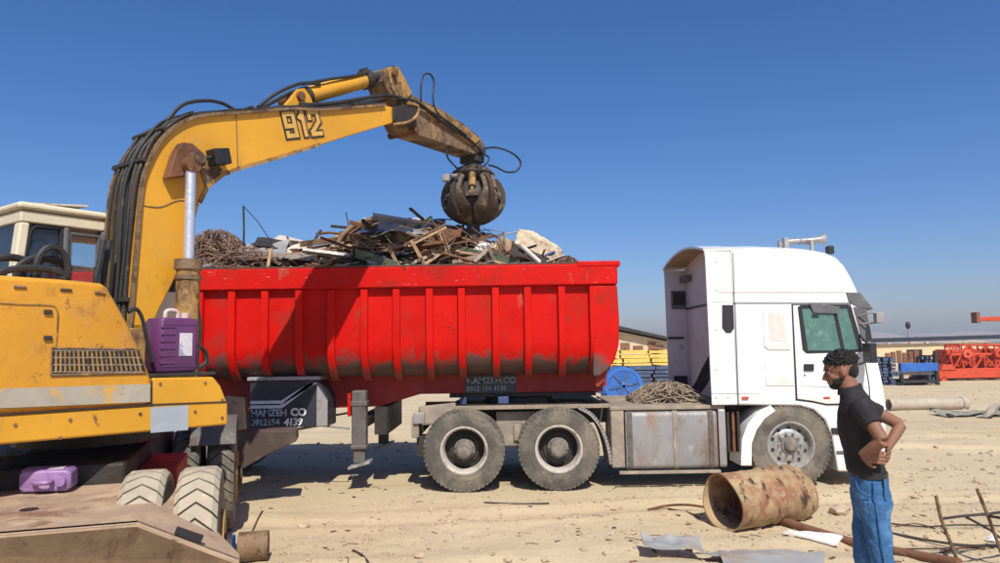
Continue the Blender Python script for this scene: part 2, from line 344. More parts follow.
def seg_dist(X, Y, a, b):
    ax, ay, bx, by = a[0], a[1], b[0], b[1]; dx, dy = bx-ax, by-ay; L = dx*dx+dy*dy
    t = np.clip(((X-ax)*dx+(Y-ay)*dy)/L, 0, 1)
    return np.hypot(X-ax-t*dx, Y-ay-t*dy)
def ground_h(X, Y):
    X = np.asarray(X, float); Y = np.asarray(Y, float)
    h = .050*vnoise(X*.7, Y*.7, 1)+.030*vnoise(X*2.1+7, Y*2.1, 2)+.018*vnoise(X*6, Y*6+3, 3)+.012*vnoise(X*15, Y*15, 4)
    near = np.exp(-((Y-10.8)/2.2)**2)
    h = h*(1-.75*near)
    # old wheel tracks running across the yard behind and beside the truck
    for k, (y0, sl) in enumerate(((15.2, .05), (16.9, .05), (24.0, .12), (25.9, .12), (13.6, -.35), (15.3, -.35), (8.75, .03), (7.0, .10), (5.9, .10))):
        d = Y-(y0+sl*(X-6)+.25*np.sin(X*.35+k)); w = .20; am = 1.1 if y0 > 10 else .75
        h = h-am*.045*np.exp(-(d/w)**2)+am*.04*np.exp(-((np.abs(d)-.36)/.14)**2)*(.6+.8*vnoise(X*1.3, Y*1.3, 30+k))
    d = seg_dist(X, Y, (5.0, 8.95), (9.5, 9.35)); h = h+.075*np.exp(-(d/.13)**2)*(.75+vnoise(X*2, Y*2, 9))
    return h-.002
GX, GY = np.meshgrid(gx, gy, indexing='ij')
far_f = np.clip((np.hypot(GX, GY)-60)/200, 0, 1)
GZ = ground_h(GX, GY)*(1-far_f)
nx, ny = GX.shape
vv = np.stack([GX, GY, GZ], -1).reshape(-1, 3)
ii, jj = np.meshgrid(np.arange(nx-1), np.arange(ny-1), indexing='ij'); q = (ii*ny+jj).ravel()
ff = np.stack([q, q+ny, q+ny+1, q+1], -1)
me = bpy.data.meshes.new('ground'); me.from_pydata(vv.tolist(), [], ff.tolist())
me.polygons.foreach_set('use_smooth', [True]*len(me.polygons))
g, t = new_mat('sandy_ground'); tc = node(t, 'ShaderNodeTexCoord'); vec = tc.outputs['Object']
c = mixc(t, maprange(t, noise_n(t, vec, .22, 6, .6), .35, .65), (.535, .43, .265), (.59, .49, .325))
c = mixc(t, maprange(t, noise_n(t, vec, 1.5, 8, .7), .45, .75, 0, .5), c, (.46, .35, .22))
c = mixc(t, maprange(t, noise_n(t, vec, .5, 7, .7, .5), .56, .72, 0, .5), c, (.60, .50, .36))
c = mixc(t, maprange(t, noise_n(t, vec, .8, 8, .72, .8), .66, .74, 0, .65), c, (.22, .165, .115))
c = mixc(t, maprange(t, noise_n(t, vec, 26, 5, .7), .54, .74, 0, .42), c, (.34, .255, .165))
c = mixc(t, maprange(t, noise_n(t, vec, 60, 3, .6), .60, .68, 0, .6), c, (.60, .52, .40))
mm = node(t, 'ShaderNodeVectorMath', operation='MULTIPLY'); mm.inputs[1].default_value = (.05, .9, 1); t.links.new(vec, mm.inputs[0])
c = mixc(t, maprange(t, noise_n(t, mm.outputs[0], 1.0, 6, .65), .55, .72, 0, .45), c, (.30, .21, .135))
p = node(t, 'ShaderNodeBsdfPrincipled'); t.links.new(c, p.inputs['Base Color']); p.inputs['Roughness'].default_value = .95; p.inputs['Specular IOR Level'].default_value = .15
b = node(t, 'ShaderNodeBump'); b.inputs['Strength'].default_value = .6; b.inputs['Distance'].default_value = .035
hsum = math_n(t, 'ADD', noise_n(t, vec, 18, 8, .72), math_n(t, 'MULTIPLY', noise_n(t, vec, 75, 4, .6), .5))
t.links.new(hsum, b.inputs['Height']); t.links.new(b.outputs[0], p.inputs['Normal'])
o = node(t, 'ShaderNodeOutputMaterial'); t.links.new(p.outputs[0], o.inputs[0]); MATS['sandy_ground'] = g
me.materials.append(g)
ground = bpy.data.objects.new('ground', me); put(ground, V((0, 0, 0))); tag(ground, None, None, kind='structure')
def gh(x, y): return float(ground_h(np.array([x]), np.array([y]))[0])

# gravel: uncountable small stones, one object
ico = bmesh.new(); bmesh.ops.create_icosphere(ico, subdivisions=1, radius=1)
iv = np.array([v.co[:] for v in ico.verts]); ifc = np.array([[v.index for v in f.verts] for f in ico.faces]); ico.free()
NV = []; NF = []; cnt = 0
rs = np.random.RandomState(3)
for k in range(14000):
    if k < 11000: y = 4.2+rs.rand()**1.3*7; x = (rs.rand()-.5)*1.5*y+.4
    else: y = 11+rs.rand()**1.5*22; x = (rs.rand()-.42)*1.5*y
    if vnoise(np.array([x*.9]), np.array([y*.9]), 11)[0] < -.12 and rs.rand() < .8: continue
    r = .005+.021*rs.rand()**3.6
    if y > 11: r *= 1.6
    sc_ = np.array([1+rs.rand()*.7, 1+rs.rand()*.5, .55+rs.rand()*.3])*r*(.8+.4*rs.rand(12, 1))
    a = rs.rand()*6.28; ca, sa = math.cos(a), math.sin(a)
    pts = iv*sc_; pts = np.stack([pts[:, 0]*ca-pts[:, 1]*sa, pts[:, 0]*sa+pts[:, 1]*ca, pts[:, 2]], -1)
    NV.append(pts+np.array([x, y, gh(x, y)+r*.25])); NF.append(ifc+12*cnt); cnt += 1
me = bpy.data.meshes.new('gravel'); me.from_pydata(np.concatenate(NV).tolist(), [], np.concatenate(NF).tolist()); me.materials.append(MATS['stone'])
gr = bpy.data.objects.new('gravel', me); put(gr, V((0, 0, 0))); tag(gr, 'small loose stones strewn over the sandy yard', 'gravel', kind='stuff')

def rock_mb(c, r, seed, flat=.65, sub=2):
    bm = bmesh.new(); bmesh.ops.create_icosphere(bm, subdivisions=sub, radius=1); mb = MB()
    vs = []
    for v in bm.verts:
        p = v.co.copy(); k = 1+.45*mnoise.noise(p*1.1+V((seed*3.1, seed, 0)))+.22*mnoise.noise(p*2.6+V((0, seed*2.3, 1)))
        vs.append(V(c)+V((p.x*k*r*1.2, p.y*k*r, p.z*k*r*flat)))
    mb.add(vs, [tuple(v.index for v in f.verts) for f in bm.faces]); bm.free(); return mb
stones = [(304, 527, .055, 'pale fist-sized stone lying alone on the sand near the landing leg'),
          (840, 515, .10, 'rounded pale stone beside the rusty long pipe behind the standing person'),
          (508, 558, .035, None), (633, 536, .032, None), (662, 543, .030, None), (583, 550, .028, None), (545, 557, .03, None), (372, 540, .028, None),
          (420, 558, .04, None), (700, 497, .03, None), (636, 500, .03, None), (915, 500, .03, None), (950, 455, .04, None), (985, 470, .04, None),
          (560, 520, .024, None), (330, 552, .03, None), (455, 525, .022, None), (930, 470, .035, None)]
for i, (px, py, r, lb) in enumerate(stones):
    p = gnd(px, py); p.z = gh(p.x, p.y)
    o = build('stone', rock_mb(p+V((0, 0, r*.38)), r, i+1), 'stone', ang=25)
    tag(o, lb or 'small pale stone lying loose on the open sand', 'stone', None if lb else 'loose stones on the sand')

# ================================================================ FAR BACKGROUND
def mound(name, x0, x1, y, depth, hh, seed, matn, label=None, n=90):
    mb = MB(); m = 10; vs = []
    for i in range(n+1):
        x = x0+(x1-x0)*i/n; e = min(1, i/6, (n-i)/6)
        H = hh*e*(.7+.55*mnoise.noise(V((x*.06+seed, 3.3, seed)))+.25*mnoise.noise(V((x*.35, seed, 1))))
        for j in range(m+1):
            u = j/m; prof = math.sin(math.pi*u)**1.2
            vs.append((x, y+depth*(u-.5), -.05+H*prof*(1+.18*mnoise.noise(V((x*.4, u*5, seed))))))
    fs = [(i*(m+1)+j, (i+1)*(m+1)+j, (i+1)*(m+1)+j+1, i*(m+1)+j+1) for i in range(n) for j in range(m)]
    mb.add(vs, fs); o = build(name, mb, matn, ang=60); tag(o, label, None, kind='structure'); return o
mat('earth', (.47, .37, .255), .95, var=.18, vs=.35, spots=(((.36, .27, .18), .8, .55, .14), ((.55, .46, .34), 1.2, .58, .12)), bump=.5, bs=3)
mat('hill_far', (.30, .27, .25), .95, var=.12, vs=.02, bump=.2, bs=.3)
mound('hills', -700, 900, 900, 240, 15, 4.2, 'hill_far', n=160)
mound('earth_bank', 20, 150, 104, 14, 2.2, 1.7, 'earth')
mound('earth_bank', -40, 45, 120, 16, 2.0, 8.1, 'earth')
# low boundary wall of separate block panels
wl = thing('boundary_wall', (52, 74, 0), 'long low pale block wall with raised piers far across the yard', 'wall')
for i in range(15):
    x = 24+i*4.0; mb = MB(); z1 = 1.55+.06*math.sin(i*2.1)
    mb.boxp(x, x+3.7, 74+.15*i, 74.22+.15*i, -.05, z1); build('wall_panel', mb, 'cream_wall', wl)
    mb = MB(); mb.boxp(x+3.7, x+4.0, 73.95+.15*i, 74.3+.15*i, -.05, z1+.28); build('pier', mb, 'cream_wall', wl)
# long shed with a thin dark roof line on the right
sh = thing('long_shed', (26, 58, 0), 'long low beige shed with thin dark roof behind the blue racks', 'shed')
mb = MB(); mb.boxp(19, 45, 58, 63, -.05, 1.75); build('wall', mb, 'cream_wall', sh)
mb = MB(); mb.prism([(18.6, 57.6, 1.76), (45.5, 57.6, 2.12), (45.5, 57.6, 2.19), (18.6, 57.6, 1.83)], (0, 6, .25)); build('roof', mb, 'dark_steel', sh)
for i in range(6):
    mb = MB(); mb.boxp(21+i*3.8, 22.2+i*3.8, 57.93, 58.03, .35, 1.3); build('opening', mb, 'black_plastic', sh)
# lamp pole
lp = thing('lamp_pole', atY(908, 345, 80)*1, 'thin grey lamp pole with round dark head standing far behind the yard', 'lamp pole')
q = atY(908, 327, 80); WLOC[lp.name] = V((q.x, 80, 0)); lp.location = (q.x, 80, 0)
mb = MB(); mb.tube([(q.x, 80, -.1), (q.x, 80, q.z)], [.13, .09], 8); build('pole', mb, 'grey_metal', lp)
mb = MB(); mb.ell((q.x, 80, q.z+.18), (.26, .26, .42)); build('lamp_head', mb, 'black_plastic', lp)
q2 = atY(919, 337, 80); mb = MB(); mb.tube([(q.x, 80, q2.z-.1), (q2.x, 80, q2.z)], .05, 6); mb.box(q2, (.7, .3, .22)); build('lamp_arm', mb, 'grey_metal', lp)

# shed seen between trailer and cab, with sloping roof
a = atY(600, 326, 44); b_ = atY(690, 344.5, 44)
sh = thing('yellow_shed', (8, 44, 0), 'cream yellow shed with dark sloping roof seen between trailer and cab', 'shed')
mb = MB(); mb.prism([(a.x-9, 44, -.05), (b_.x+3, 44, -.05), (b_.x+3, 44, b_.z-.55), (b_.x, 44, b_.z-.1), (a.x, 44, a.z-.1), (a.x-9, 44, a.z+1.2)], (0, 8, 0)); build('wall', mb, 'cream_wall', sh)
mb = MB(); mb.prism([V((a.x-9, 43.5, a.z+1.3)), V((a.x, 43.5, a.z)), V((b_.x, 43.5, b_.z)), V((b_.x, 43.5, b_.z+.13)), V((a.x, 43.5, a.z+.24)), V((a.x-9, 43.5, a.z+1.5))], (0, 9, 0)); build('roof', mb, 'dark_steel', sh)
for px, py, w, h in ((625, 347, .55, .5), (638, 349, .6, .4), (652, 347, .45, .6), (612, 346, .5, .5), (660, 349, .4, .4)):
    q = atY(px, py, 44); mb = MB(); mb.boxp(q.x-w/2, q.x+w/2, 43.93, 44.05, q.z-h/2, q.z+h/2); build('opening', mb, 'rust_far', sh)
# stack of yellow planks and stack of blue-grey frames between trailer and cab
def stack(name, x0, x1, y0, y1, layers, th, matn, label, group=None, seed=0, ln='plank', gap=.35):
    random.seed(seed+50); st = thing(name, ((x0+x1)/2, (y0+y1)/2, 0), label, 'stack', group); z = -.02
    for i in range(layers):
        hgt = th*rnd(.75, 1.2); mb = MB(); dx = rnd(-.10, .10); nb = 3
        for k in range(nb):
            u0 = x0+(x1-x0)*k/nb+rnd(0, .05); u1 = x0+(x1-x0)*(k+1)/nb-rnd(.03, .12)
            mb.boxp(u0+dx, u1+dx, y0+rnd(-.06, .06), y1+rnd(-.05, .05), z, z+hgt*(1-gap*.4)*rnd(.8, 1.0))
            build(ln, mb, matn, st); mb = MB()
        for k in range(2):
            u = x0+(x1-x0)*(k+.5)/2; mb = MB(); mb.boxp(u-.06, u+.06, y0+.05, y1-.05, z+hgt*.55, z+hgt); build('bearer', mb, 'dark_steel', st)
        z += hgt
    return st
xa = atY(596, 380, 31).x; xb = atY(676, 380, 31).x
stack('frame_stack', xa, xb, 30, 31.6, 7, .16, 'blue_grey', 'stack of blue grey steel frames seen between trailer and cab', ln='frame')
xa = atY(594, 360, 36).x; xb = atY(680, 360, 36).x
stack('plank_stack', xa, xb, 36, 37.5, 8, .215, 'yellow_far', 'stack of bright yellow planks behind the blue grey frames', ln='plank', seed=4)
# blue cable reel
rc = atY(622, 388, 24); rc.z = .62
rl = thing('cable_reel', (rc.x, 24, 0), 'round blue cable reel standing on edge behind the trailer front', 'cable reel')
for sgn in (-1, 1):
    mb = MB(); yy = 24+sgn*.36
    mb.lathe([(.62, -.03), (.62, .03), (.50, .035), (.48, .015), (.12, .015), (.12, -.015), (.48, -.015), (.50, -.035)], (rc.x, yy, rc.z), (0, 1, 0), 36, closed=True); build('flange', mb, 'blue_paint', rl)
    mb = MB()
    for k in range(6):
        th = k*math.pi/3+.2; d = V((math.cos(th), 0, math.sin(th))); mb.box(V((rc.x, yy-.03, rc.z))+d*.3, (.40, .03, .05), (d, V((0, 1, 0)), V((-d.z, 0, d.x))))
    build('spoke', mb, 'blue_grey', rl)
mb = MB(); mb.lathe([(.05, -.40), (.30, -.33), (.30, .33), (.05, .40)], (rc.x, 24, rc.z), (0, 1, 0), 28); build('drum', mb, 'blue_paint', rl)
q = atY(611, 372, 25.5)
mb = MB(); mb.lathe([(.01, 0), (.29, 0), (.30, .02), (.285, .30), (.30, .31), (.30, .34), (.285, .35), (.30, .6), (.285, .88), (.27, .9), (.01, .885)], (q.x-.1, 25.4, gh(q.x, 25.4)), (0, 0, 1), 24)
tag(build('drum_barrel', mb, 'blue_paint'), 'upright blue barrel beside the round blue cable reel', 'barrel')

# right hand side: blue racks
def at_base(px, Y): return atY(px, 380, Y).x
x0 = at_base(876, 32); x1 = at_base(897, 32)
stack('frame_stack', x0, x1, 32, 33.5, 9, .148, 'blue_grey', 'dark blue frame stack between the cab front and the blue cradle', seed=8, ln='frame')
x2 = at_base(925, 32.6); x3 = at_base(938, 32.6)
stack('frame_stack', x2, x3, 32.6, 33.8, 8, .165, 'blue_grey', 'narrow dark blue frame stack between blue cradle and orange red frame', seed=12, ln='frame')
rk = thing('steel_cradle', ((x1+x2)/2, 32, 0), 'low steel cradle with bright blue beam and rusty panels between dark stacks', 'rack')
w = x2-x1
mb = MB(); mb.boxp(x1+.05, x2+.1, 31.7, 31.95, .62, .98); build('blue_beam', mb, 'blue_paint', rk, bevel=.02)
for k in range(6):
    mb = MB(); mb.boxp(x1+.1+w*k/6, x1+.04+w*(k+1)/6, 33.0, 33.06+.02*(k % 2), .95, 1.42+.05*(k % 3)); build('rusty_panel', mb, 'rust_far', rk)
mb = MB(); mb.boxp(x1, x2+.15, 31.9, 33.4, .46, .58); build('deck', mb, 'grey_metal', rk)
mb = MB(); mb.boxp(x1+.1, x2, 31.75, 33.3, .12, .24); build('lower_beam', mb, 'dark_steel', rk)
for k in range(2):
    for yy in (31.8, 33.2):
        mb = MB(); xx = x1+.06+(w-.02)*k; mb.boxp(xx, xx+.14, yy, yy+.14, -.03, 1.5 if yy < 32 and k else .5); build('post', mb, 'dark_steel', rk)
# orange red machine frame
rx0 = at_base(938, 35.5); rx1 = rx0+6.5
rm = thing('dismantled_crane', (rx0+3, 35.5, 0), 'orange red dismantled crane frame heaped with lattice and sheaves', 'machine')
mb = MB(); mb.boxp(rx0-.2, rx1, 35.2, 35.6, .12, .50); mb.boxp(rx0-.2, rx1, 37.2, 37.6, .12, .50)
for k in range(7): mb.boxp(rx0+k*1.0, rx0+k*1.0+.2, 35.5, 37.3, .15, .45)
mb.boxp(rx0, rx0+.25, 35.2, 37.6, -.03, .2); mb.boxp(rx1-.4, rx1-.1, 35.2, 37.6, -.03, .2)
build('base_beam', mb, 'orange_red', rm, bevel=.02)
random.seed(21)
def lattice(p0, p1, wv, hv, n, r, matn, name='lattice_section'):
    mb = MB(); p0 = V(p0); p1 = V(p1); wv = V(wv); hv = V(hv); d = (p1-p0)/n
    for cx, cz in ((0, 0), (1, 0), (0, 1), (1, 1)): mb.tube([p0+wv*cx+hv*cz, p1+wv*cx+hv*cz], r, 6)
    for i in range(n+1):
        q = p0+d*i
        for u, v_ in (((0, 0), (0, 1)), ((1, 0), (1, 1)), ((0, 0), (1, 0)), ((0, 1), (1, 1))):
            mb.tube([q+wv*u[0]+hv*u[1], q+wv*v_[0]+hv*v_[1]], r*.7, 5)
        if i < n:
            for cx in (0, 1): mb.tube([q+wv*cx+hv*(i % 2), q+d+wv*cx+hv*((i+1) % 2)], r*.7, 5)
    return build(name, mb, matn, rm)
lattice((rx0+.7, 35.4, .52), (rx0+5.6, 35.5, .55), (0, 1.5, 0), (0, .1, .72), 9, .055, 'orange_red')
lattice((rx0+1.3, 35.7, 1.28), (rx0+6.0, 35.8, 1.15), (0, 1.2, 0), (0, 0, .45), 11, .045, 'orange_red')
for i in range(9):
    q = V((rx0+rnd(.5, 5.5), 35.35+rnd(0, .6), rnd(.7, 1.35))); rr = rnd(.16, .36)
    mb = MB(); mb.lathe([(rr, -.06), (rr, -.03), (rr*.8, 0), (rr, .03), (rr, .06), (rr*.3, .07), (rr*.3, -.07)], q, (rnd(-.3, .3), 1, rnd(-.3, .3)), 18, closed=True); build('sheave', mb, 'orange_red', rm)
for i in range(16):
    q = V((rx0+rnd(.6, 5.8), 35.4+rnd(0, 1.2), rnd(.6, 1.75))); d = V((rnd(-1, 1), rnd(-.4, .4), rnd(-.35, .35))).normalized()
    mb = MB(); mb.box(q, (rnd(.5, 1.5), rnd(.08, .2), rnd(.06, .16)), (d, V((0, 1, 0)), d.cross(V((0, 1, 0))))); build('strut', mb, 'orange_red' if i % 4 else 'rust_far', rm, bevel=.01, seg=1)
mb = MB(); mb.boxp(rx0+1.0, rx0+6.2, 36.3, 37.3, .5, 1.5); build('engine_housing', mb, 'orange_red', rm, bevel=.05)
mb = MB(); mb.prism([V((rx0-.05, 35.15, .5)), V((rx0+.75, 35.15, .5)), V((rx0+.55, 35.15, .78)), V((rx0+.12, 35.15, .80))], (0, .7, 0)); build('nose_plate', mb, 'orange_red', rm, bevel=.04)
# jib of a loader crane entering from the right
j0 = atY(977, 319, 40); j1 = V((j0.x+7, 40.6, j0.z+.12))
jb = thing('crane_jib', (j1.x, 40.6, 0), 'rusty orange crane jib raised above the orange red frame', 'crane')
mb = MB(); mb.prism([V((j0.x, 40, j0.z-.12)), V((j1.x, 40, j1.z-.3)), V((j1.x, 40, j1.z+.12)), V((j0.x+.3, 40, j0.z+.10)), V((j0.x+.1, 40, j0.z+.10))], (0, .4, 0)); build('jib_arm', mb, 'orange_red', jb, bevel=.02)
mb = MB(); mb.boxp(j0.x-.04, j0.x+.16, 39.95, 40.45, j0.z-.22, j0.z+.38); build('jib_head', mb, 'rust_far', jb, bevel=.02)
mb = MB(); mb.boxp(j1.x-.5, j1.x+.1, 39.9, 40.6, -.05, j1.z+.2); build('mast', mb, 'orange_red', jb, bevel=.03)
mb = MB(); mb.boxp(j1.x-2, j1.x+2.5, 39.3, 41.3, .35, 1.0); build('base', mb, 'rust_far', jb, bevel=.04)
for k in range(4):
    mb = MB(); mb.lathe([(.5, -.15), (.5, .15), (.25, .16), (.25, -.16)], (j1.x-1.5+k*1.1, 39.2, .46), (0, 1, 0), 24, closed=True); build('wheel', mb, 'tyre', jb)
# pale concrete pipe and flattened scrap right of the cab
a = gnd(889, 411, 0); b_ = gnd(966, 409.5, 0); rr = .165
a.z = gh(a.x, a.y)+rr; b_.z = gh(b_.x, b_.y)+rr; d = (b_-a).normalized()
mb = MB(); L = (b_-a).length
mb.lathe([(rr, 0), (rr*1.0, L*.93), (rr*1.14, L*.935), (rr*1.14, L), (rr*.82, L), (rr*.82, 0)], a, d, 24, closed=True)
tag(build('concrete_pipe', mb, 'concrete'), 'pale concrete pipe lying on the sand in front of the blue racks', 'pipe')
def bent_sheet(c, L, W, rot, amp, seed, matn, name, label, cat='scrap sheet', lift=.02, nx_=10, ny_=6, thick=.006, group=None, tilt=0):
    mb = MB(); ca, sa = math.cos(rot), math.sin(rot); rows = []; c = V(c)
    for i in range(nx_+1):
        for j in range(ny_+1):
            u = (i/nx_-.5)*L; w_ = (j/ny_-.5)*W
            z = amp*(.5+mnoise.noise(V((u*1.6+seed, w_*1.9, seed*.7))))+amp*.4*mnoise.noise(V((u*5, w_*5+seed, 2)))
            u += .08*L*mnoise.noise(V((w_*3, seed, 5))); w_ += .12*W*mnoise.noise(V((u*3, seed+3, 5)))
            x = c.x+u*ca-w_*sa; y = c.y+u*sa+w_*ca
            rows.append((x, y, gh(x, y)+lift+max(0, z)+tilt*(i/nx_)))
    n = ny_+1; k = len(rows); base = [(x, y, z-thick) for x, y, z in rows]
    fs = [(i*n+j, (i+1)*n+j, (i+1)*n+j+1, i*n+j+1) for i in range(nx_) for j in range(ny_)]
    fs2 = [tuple(k+x for x in reversed(f)) for f in fs]
    rim = [i*n for i in range(nx_+1)]+[nx_*n+j for j in range(1, n)]+[i*n+ny_ for i in range(nx_-1, -1, -1)]+[j for j in range(ny_-1, 0, -1)]
    fs3 = [(rim[i], rim[(i+1) % len(rim)], k+rim[(i+1) % len(rim)], k+rim[i]) for i in range(len(rim))]
    mb.add(rows+base, fs+fs2+fs3); o = build(name, mb, matn, ang=30)
    return tag(o, label, cat, group)
bent_sheet(gnd(972, 415), 1.9, .6, .1, .10, 3.1, 'tarp', 'scrap_sheet', 'crumpled dull green sheet lying flat beyond the concrete pipe end')
bent_sheet(gnd(996, 417), .8, .5, .3, .32, 6.3, 'concrete', 'rubble_slab', 'broken grey slab at the end of the crumpled green sheet')
for k, (p, q_) in enumerate((((932, 411), (952, 417)), ((940, 415), (975, 413)))):
    a = gnd(*p); b_ = gnd(*q_); a.z = gh(a.x, a.y)+.06; b_.z = gh(b_.x, b_.y)+.06
    mb = MB(); d = (b_-a); mb.box((a+b_)/2, (d.length, .12, .05), (d.normalized(), V((0, 0, 1)).cross(d.normalized()), V((0, 0, 1))))
    tag(build('scrap_plank', mb, 'pale_paint' if k else 'dark_steel', bevel=.006), ['dark steel plank lying slanted near the concrete pipe end', 'pale plank lying beside the crumpled green sheet'][k], 'plank')
# ================================================================ WHEELS (shared meshes)
def tyre_mb(r=.55, w=.155):
    k = r/.55; mb = MB()
    g = []
    for a in (-.072, -.024, .024, .072): g += [(r, a-.009), (r-.016, a-.006), (r-.016, a+.006), (r, a+.009)]
    prof = [(.295*k, -w+.03), (.315*k, -w+.008), (.36*k, -w-.002), (.40*k, -w-.006), (.405*k, -w-.002), (.45*k, -w), (.50*k, -w+.008), (.525*k, -w+.016), (.53*k, -w+.012), (.543*k, -w+.02), (r, -w+.045)]
    prof = prof+g+[(a, -b) for a, b in reversed(prof)]
    mb.lathe(prof, (0, 0, 0), (0, 1, 0), 64, closed=True)
    for i in range(52):
        th = 2*math.pi*i/52; c = V((math.cos(th), 0, math.sin(th)))
        for s in (-1, 1): mb.box(c*(.531*k)+V((0, s*(w-.020), 0)), (.034, .030, .030), (c, V((0, 1, 0)), V((-c.z, 0, c.x))))
    return mb
PROTO = {}
def proto(key, mb, m, **kw):
    o = build(key, mb, m, origin=V((0, 0, 0)), **kw); PROTO[key] = o.data; bpy.data.objects.remove(o)
proto('tyre', tyre_mb(), 'tyre', ang=28)
mb = MB(); mb.lathe([(.325, -.135), (.318, -.15), (.300, -.152), (.288, -.14), (.275, -.10), (.265, .04), (.240, .095), (.15, .10), (.10, .10), (.10, .13), (.28, .13), (.30, .13), (.325, .135), (.29, 0)], (0, 0, 0), (0, 1, 0), 48, closed=True)
for k in range(8):
    th = k*math.pi/4+.39; mb.box((.205*math.cos(th), .09, .205*math.sin(th)), (.06, .02, .045), (V((math.cos(th), 0, math.sin(th))), V((0, 1, 0)), V((-math.sin(th), 0, math.cos(th)))))
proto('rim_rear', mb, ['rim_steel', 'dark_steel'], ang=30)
PROTO['rim_rear'].polygons.foreach_set('material_index', [1 if (math.hypot(p.center.x, p.center.z) < .268) else 0 for p in PROTO['rim_rear'].polygons])  # shade of the dished recess put into colour: inner faces take dark steel
mb = MB(); mb.lathe([(.001, -.135), (.085, -.135), (.10, -.128), (.112, -.11), (.118, -.02), (.14, -.01), (.145, .06), (.001, .065)], (0, 0, 0), (0, 1, 0), 28)
for k in range(10):
    th = k*math.pi/5; c = V((math.cos(th), 0, math.sin(th))); mb.cyl(c*.128+V((0, .05, 0)), c*.128+V((0, -.035, 0)), .014, 6)
    mb.cyl(c*.075+V((0, -.12, 0)), c*.075+V((0, -.142, 0)), .009, 6)
proto('hub_rear', mb, 'hub_dirty', ang=30)
mb = MB(); mb.lathe([(.325, -.135), (.318, -.15), (.298, -.152), (.285, -.135), (.272, -.09), (.258, -.055), (.235, -.06), (.200, -.085), (.165, -.092), (.12, -.092), (.12, .02), (.27, .02), (.30, .13), (.325, .135), (.29, 0)], (0, 0, 0), (0, 1, 0), 48, closed=True)
proto('rim_front', mb, 'rim_worn', ang=30)
mb = MB(); mb.lathe([(.001, -.150), (.06, -.150), (.075, -.14), (.08, -.115), (.118, -.108), (.125, -.09), (.001, -.05)], (0, 0, 0), (0, 1, 0), 28)
for k in range(10):
    th = k*math.pi/5+.2; c = V((math.cos(th), 0, math.sin(th))); mb.cyl(c*.148+V((0, -.08, 0)), c*.148+V((0, -.125, 0)), .016, 6)
for k in range(10):
    th = k*math.pi/5+.5; c = V((math.cos(th), 0, math.sin(th))); mb.cyl(c*.225+V((0, -.05, 0)), c*.225+V((0, -.078, 0)), .023, 10, mi=1)
proto('hub_front', mb, ['hub_dirty', 'black_plastic'], ang=30)
mb = MB(); mb.lathe([(.001, -.02), (.20, -.02), (.205, .0), (.205, .22), (.001, .22)], (0, 0, 0), (0, 1, 0), 24)
proto('drum', mb, 'dark_steel')
def wheel(parent, c, kind, far=False, dual=False):
    c = V(c); rot = (0, rnd(0, 6.2), math.pi if far else 0); s = -1 if far else 1
    w = bpy.data.objects.new('wheel', PROTO['drum']); put(w, c+V((0, s*.08, 0)), parent); w.rotation_euler = rot
    M = Matrix.Identity(3)
    for nm, key, dy in (('tyre', 'tyre', 0), ('rim', 'rim_'+kind, 0), ('hub', 'hub_'+kind, 0))+((('tyre', 'tyre', .345),) if dual else ()):
        o = bpy.data.objects.new(nm, PROTO[key]); COL.objects.link(o); o.parent = w
        o.location = (0, -.08+dy, 0)
    return w

# ================================================================ TRAILER
TY, TY2 = 9.85, 12.35
TX0, TX1 = -6.3, 1.6
ZT = 3.03
trailer = thing('tipper_trailer', (-2.3, 11.1, 0), 'bright red ribbed tipper trailer heaped with scrap metal, scuffed along the bottom', 'trailer')
PROF = [(0, 2.74), (0, 1.98), (.012, 1.88), (.05, 1.77), (.12, 1.66), (.23, 1.585), (.40, 1.55)]
def offp(pr, d):
    out = []
    for i, (y, z) in enumerate(pr):
        a = pr[max(i-1, 0)]; b = pr[min(i+1, len(pr)-1)]; ty, tz = b[0]-a[0], b[1]-a[1]; L = math.hypot(ty, tz)
        out.append((y+tz/L*d, z-ty/L*d))
    return out   # positive d = outwards (towards -y and down)
# shell
mb = MB()
shell = [(y+.025, z+.02) for y, z in PROF]; inner = [(y+.09, z+.09) for y, z in PROF]
o1 = [V((TX0+.05, TY+y, z)) for y, z in shell]+[V((TX0+.05, TY2-y, z)) for y, z in reversed(shell)]
i1 = [V((TX0+.05, TY+y, z)) for y, z in inner]+[V((TX0+.05, TY2-y, z)) for y, z in reversed(inner)]
n = len(o1); vs = []
for p in o1+i1: vs.append(p)
for p in o1+i1: vs.append(p+V((TX1-TX0-.2, 0, 0)))
fs = []
for i in range(n-1):
    fs += [(i, i+1, 2*n+i+1, 2*n+i), (n+i+1, n+i, 3*n+i, 3*n+i+1), (i, n+i, n+i+1, i+1), (2*n+i, 2*n+i+1, 3*n+i+1, 3*n+i)]
fs += [(0, 2*n, 3*n, n), (n-1, 2*n-1, 4*n-1, 3*n-1)]
mb.add(vs, fs); build('tub', mb, 'red_dark', trailer, ang=40)
